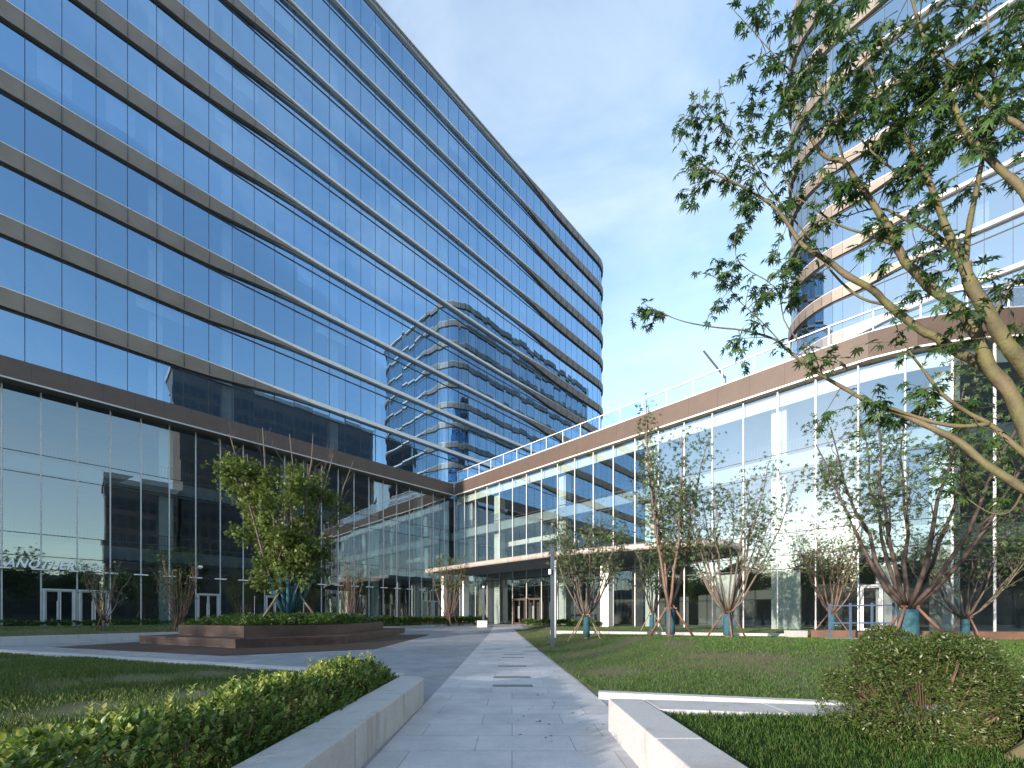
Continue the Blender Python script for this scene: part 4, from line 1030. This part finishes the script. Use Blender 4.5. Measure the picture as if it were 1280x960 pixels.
# ------------------------------------------------------------------ behind the camera
def block(label, a0, a1, b0, b1, h, nx):
    t = thing('office_block', label, 'office block', W((a0+a1)/2, (b0+b1)/2, 0))
    m = MB(); m.prism([tuple(W(*q))[:2] for q in ((a0,b0),(a1,b0),(a1,b1),(a0,b1))], 0, h); obj('wall', m, M['concrete_far'], t)
    m = MB(); m.prism([tuple(W(*q))[:2] for q in ((a0-.3,b0-.3),(a1+.3,b0-.3),(a1+.3,b1+.3),(a0-.3,b1+.3))], h, h+1.2); obj('roof', m, M['roof'], t)
    m = MB(); o = W(a0, b0); k = int(h/4.2); d = (a1-a0)/nx
    for j in range(k):
        for i in range(nx):
            m.box((o.x, o.y), UL, UR, i*d+d*.2, i*d+d*.8, -.06, .02, 1.2+j*4.2, 3.9+j*4.2)
    w_ = obj('window', m, M['far_win'], t); w_['kind'] = 'stuff'
block('dark office block behind the viewer mirrored in the left tower glass', 16, 70, 60, 80, 66, 26)
block('long low dark building added far behind the viewer to mask sky glare in the wing glass', -92, -78, -95, 70, 9, 4)  # added mass that hides the bright low sky from the wing glass
block('low dark block added behind the viewer to mask horizon glow in the left podium glass', -45, 1, 42, 50, 8, 3)  # added mass that hides the horizon glow from the podium doors
block('lower dark block behind the viewer mirrored in the left podium', 2, 15, 58, 76, 33, 7)

def far_tree(label, a, b_, H, seed):
    r = np.random.default_rng(seed); p = W(a, b_, 0); t = thing('street_tree', label, 'tree', p, 'row of trees behind the viewer mirrored in the glass')
    m = MB(); m.tube([p, p+Vector((.1,0,H*.3)), p+Vector((0,.1,H*.7))], [.22,.16,.06], 7)
    for i in range(7):
        an = i*.9; m.bar(p+Vector((.1,0,H*(.28+.04*i))), p+Vector((math.cos(an)*H*.25, math.sin(an)*H*.25, H*(.5+.05*i))), .08, .02)
    obj('trunk', m, M['bark_dark'], t)
    n = 2600; k = 26; c = r.normal(size=(k, 3)); c /= np.linalg.norm(c, axis=1, keepdims=True); c = c*r.uniform(.4,1,(k,1))*np.array((H*.30,H*.30,H*.34))+np.array((p.x, p.y, H*.63))
    P = c[r.integers(0, k, n)]+r.normal(size=(n, 3))*H*.065; D = rvec(n)+np.array((0,0,-.2))
    scatter('crown', T_spray(), P, D, rvec(n)+np.array((0,0,.6)), r.uniform(.35,.7,n), M['leaf_low'], t); return t
proto = [far_tree('broad street tree behind the viewer placed unseen for mirror images and shade', -66, -24, 16.0, s_) for s_ in (1, 2, 3)]
spots = [(-66,-19),(-66,-15),(-67,17),(-65,24),(-66,31),(-64,46),(-66,53)]+[(-70,-36),(-67,-44),(-71,-52),(-66,-60),(-70,-69),(-68,-78)]+[(-24,33),(-16,30),(-9,34),(-2,31),(6,33),(30,37),(38,34)]  # west spots placed to shade the left lawn and cover mirrored glare
proto[0].location = W(-66, -27, 0); proto[1].location = W(-65, 9, 0); proto[2].location = W(-66, 38, 0)
for i, (a, b_) in enumerate(spots):
    c = dup(proto[i % 3]); c.location = W(a, b_, 0); c.rotation_euler.z = i*1.3; k_ = (.9+.06*(i % 4))*(.72 if a > -50 else 1); c.scale = (k_*1.1, k_*1.1, k_)

# ------------------------------------------------------------------ sky, sun, camera
SUN = Vector((-.735, -.678, 0)).normalized(); EL = math.radians(10)
AZ = math.atan2(SUN.x, SUN.y)
wd = bpy.data.worlds.new('World'); SC.world = wd; wd.use_nodes = True
t = wd.node_tree; t.nodes.clear()
out = N(t, 'ShaderNodeOutputWorld'); bg = N(t, 'ShaderNodeBackground'); bg.inputs['Strength'].default_value = .15
sk = N(t, 'ShaderNodeTexSky', sky_type='NISHITA', sun_disc=False); sk.sun_elevation = EL; sk.sun_rotation = AZ; sk.air_density = 1.0; sk.dust_density = .12; sk.ozone_density = 1.0
tc = N(t, 'ShaderNodeTexCoord'); mp = N(t, 'ShaderNodeMapping'); mp.inputs['Scale'].default_value = (1.0, 1.6, 3.2); mp.inputs['Rotation'].default_value = (.2, .3, .5)
no = N(t, 'ShaderNodeTexNoise'); no.inputs['Scale'].default_value = 1.7; no.inputs['Detail'].default_value = 8; no.inputs['Roughness'].default_value = .58; no.inputs['Distortion'].default_value = .6
t.links.new(tc.outputs['Generated'], mp.inputs[0]); t.links.new(mp.outputs[0], no.inputs['Vector'])
cr = N(t, 'ShaderNodeValToRGB'); cr.color_ramp.elements[0].position = .42; cr.color_ramp.elements[0].color = (.03,.03,.03,1); cr.color_ramp.elements[1].position = .78; cr.color_ramp.elements[1].color = (.52,.52,.52,1)
t.links.new(no.outputs['Fac'], cr.inputs[0])
mx = N(t, 'ShaderNodeMix', data_type='RGBA'); mx.inputs[7].default_value = (2.1,2.3,2.5,1)
sx = N(t, 'ShaderNodeSeparateXYZ'); t.links.new(tc.outputs['Generated'], sx.inputs[0])
hz = N(t, 'ShaderNodeMapRange', interpolation_type='SMOOTHERSTEP'); hz.inputs['From Min'].default_value = .42; hz.inputs['From Max'].default_value = -.05; hz.inputs['To Min'].default_value = 0; hz.inputs['To Max'].default_value = .27
t.links.new(sx.outputs['Z'], hz.inputs['Value'])
ad = N(t, 'ShaderNodeMath', operation='MAXIMUM'); t.links.new(cr.outputs[0], ad.inputs[0]); t.links.new(hz.outputs[0], ad.inputs[1])
t.links.new(ad.outputs[0], mx.inputs[0]); t.links.new(sk.outputs[0], mx.inputs[6]); t.links.new(mx.outputs[2], bg.inputs['Color']); t.links.new(bg.outputs[0], out.inputs[0])
sl = bpy.data.lights.new('sun', 'SUN'); sl.energy = 2.4; sl.angle = math.radians(.6); sl.color = (1, .86, .73)
so_ = bpy.data.objects.new('sun', sl); COL.objects.link(so_)
v = Vector((SUN.x*math.cos(EL), SUN.y*math.cos(EL), math.sin(EL))); so_.rotation_euler = (-v).to_track_quat('-Z', 'Y').to_euler()
cam = bpy.data.cameras.new('camera'); cam.sensor_width = 36; cam.sensor_fit = 'HORIZONTAL'; cam.lens = F/1280*36; cam.shift_y = (HZ-480)/1280; cam.clip_end = 3000; cam.clip_start = .05
co = bpy.data.objects.new('camera', cam); COL.objects.link(co); co.location = (0, 0, EYE); co.rotation_euler = (math.pi/2, 0, 0); SC.camera = co
SC.view_settings.view_transform = 'Standard'; SC.view_settings.look = 'None'; SC.view_settings.gamma = 1; SC.view_settings.exposure = 1.92
SC.render.engine = 'CYCLES'; SC.cycles.use_denoising = True; SC.cycles.max_bounces = 8; SC.cycles.transparent_max_bounces = 14; SC.cycles.glossy_bounces = 5; SC.cycles.diffuse_bounces = 3
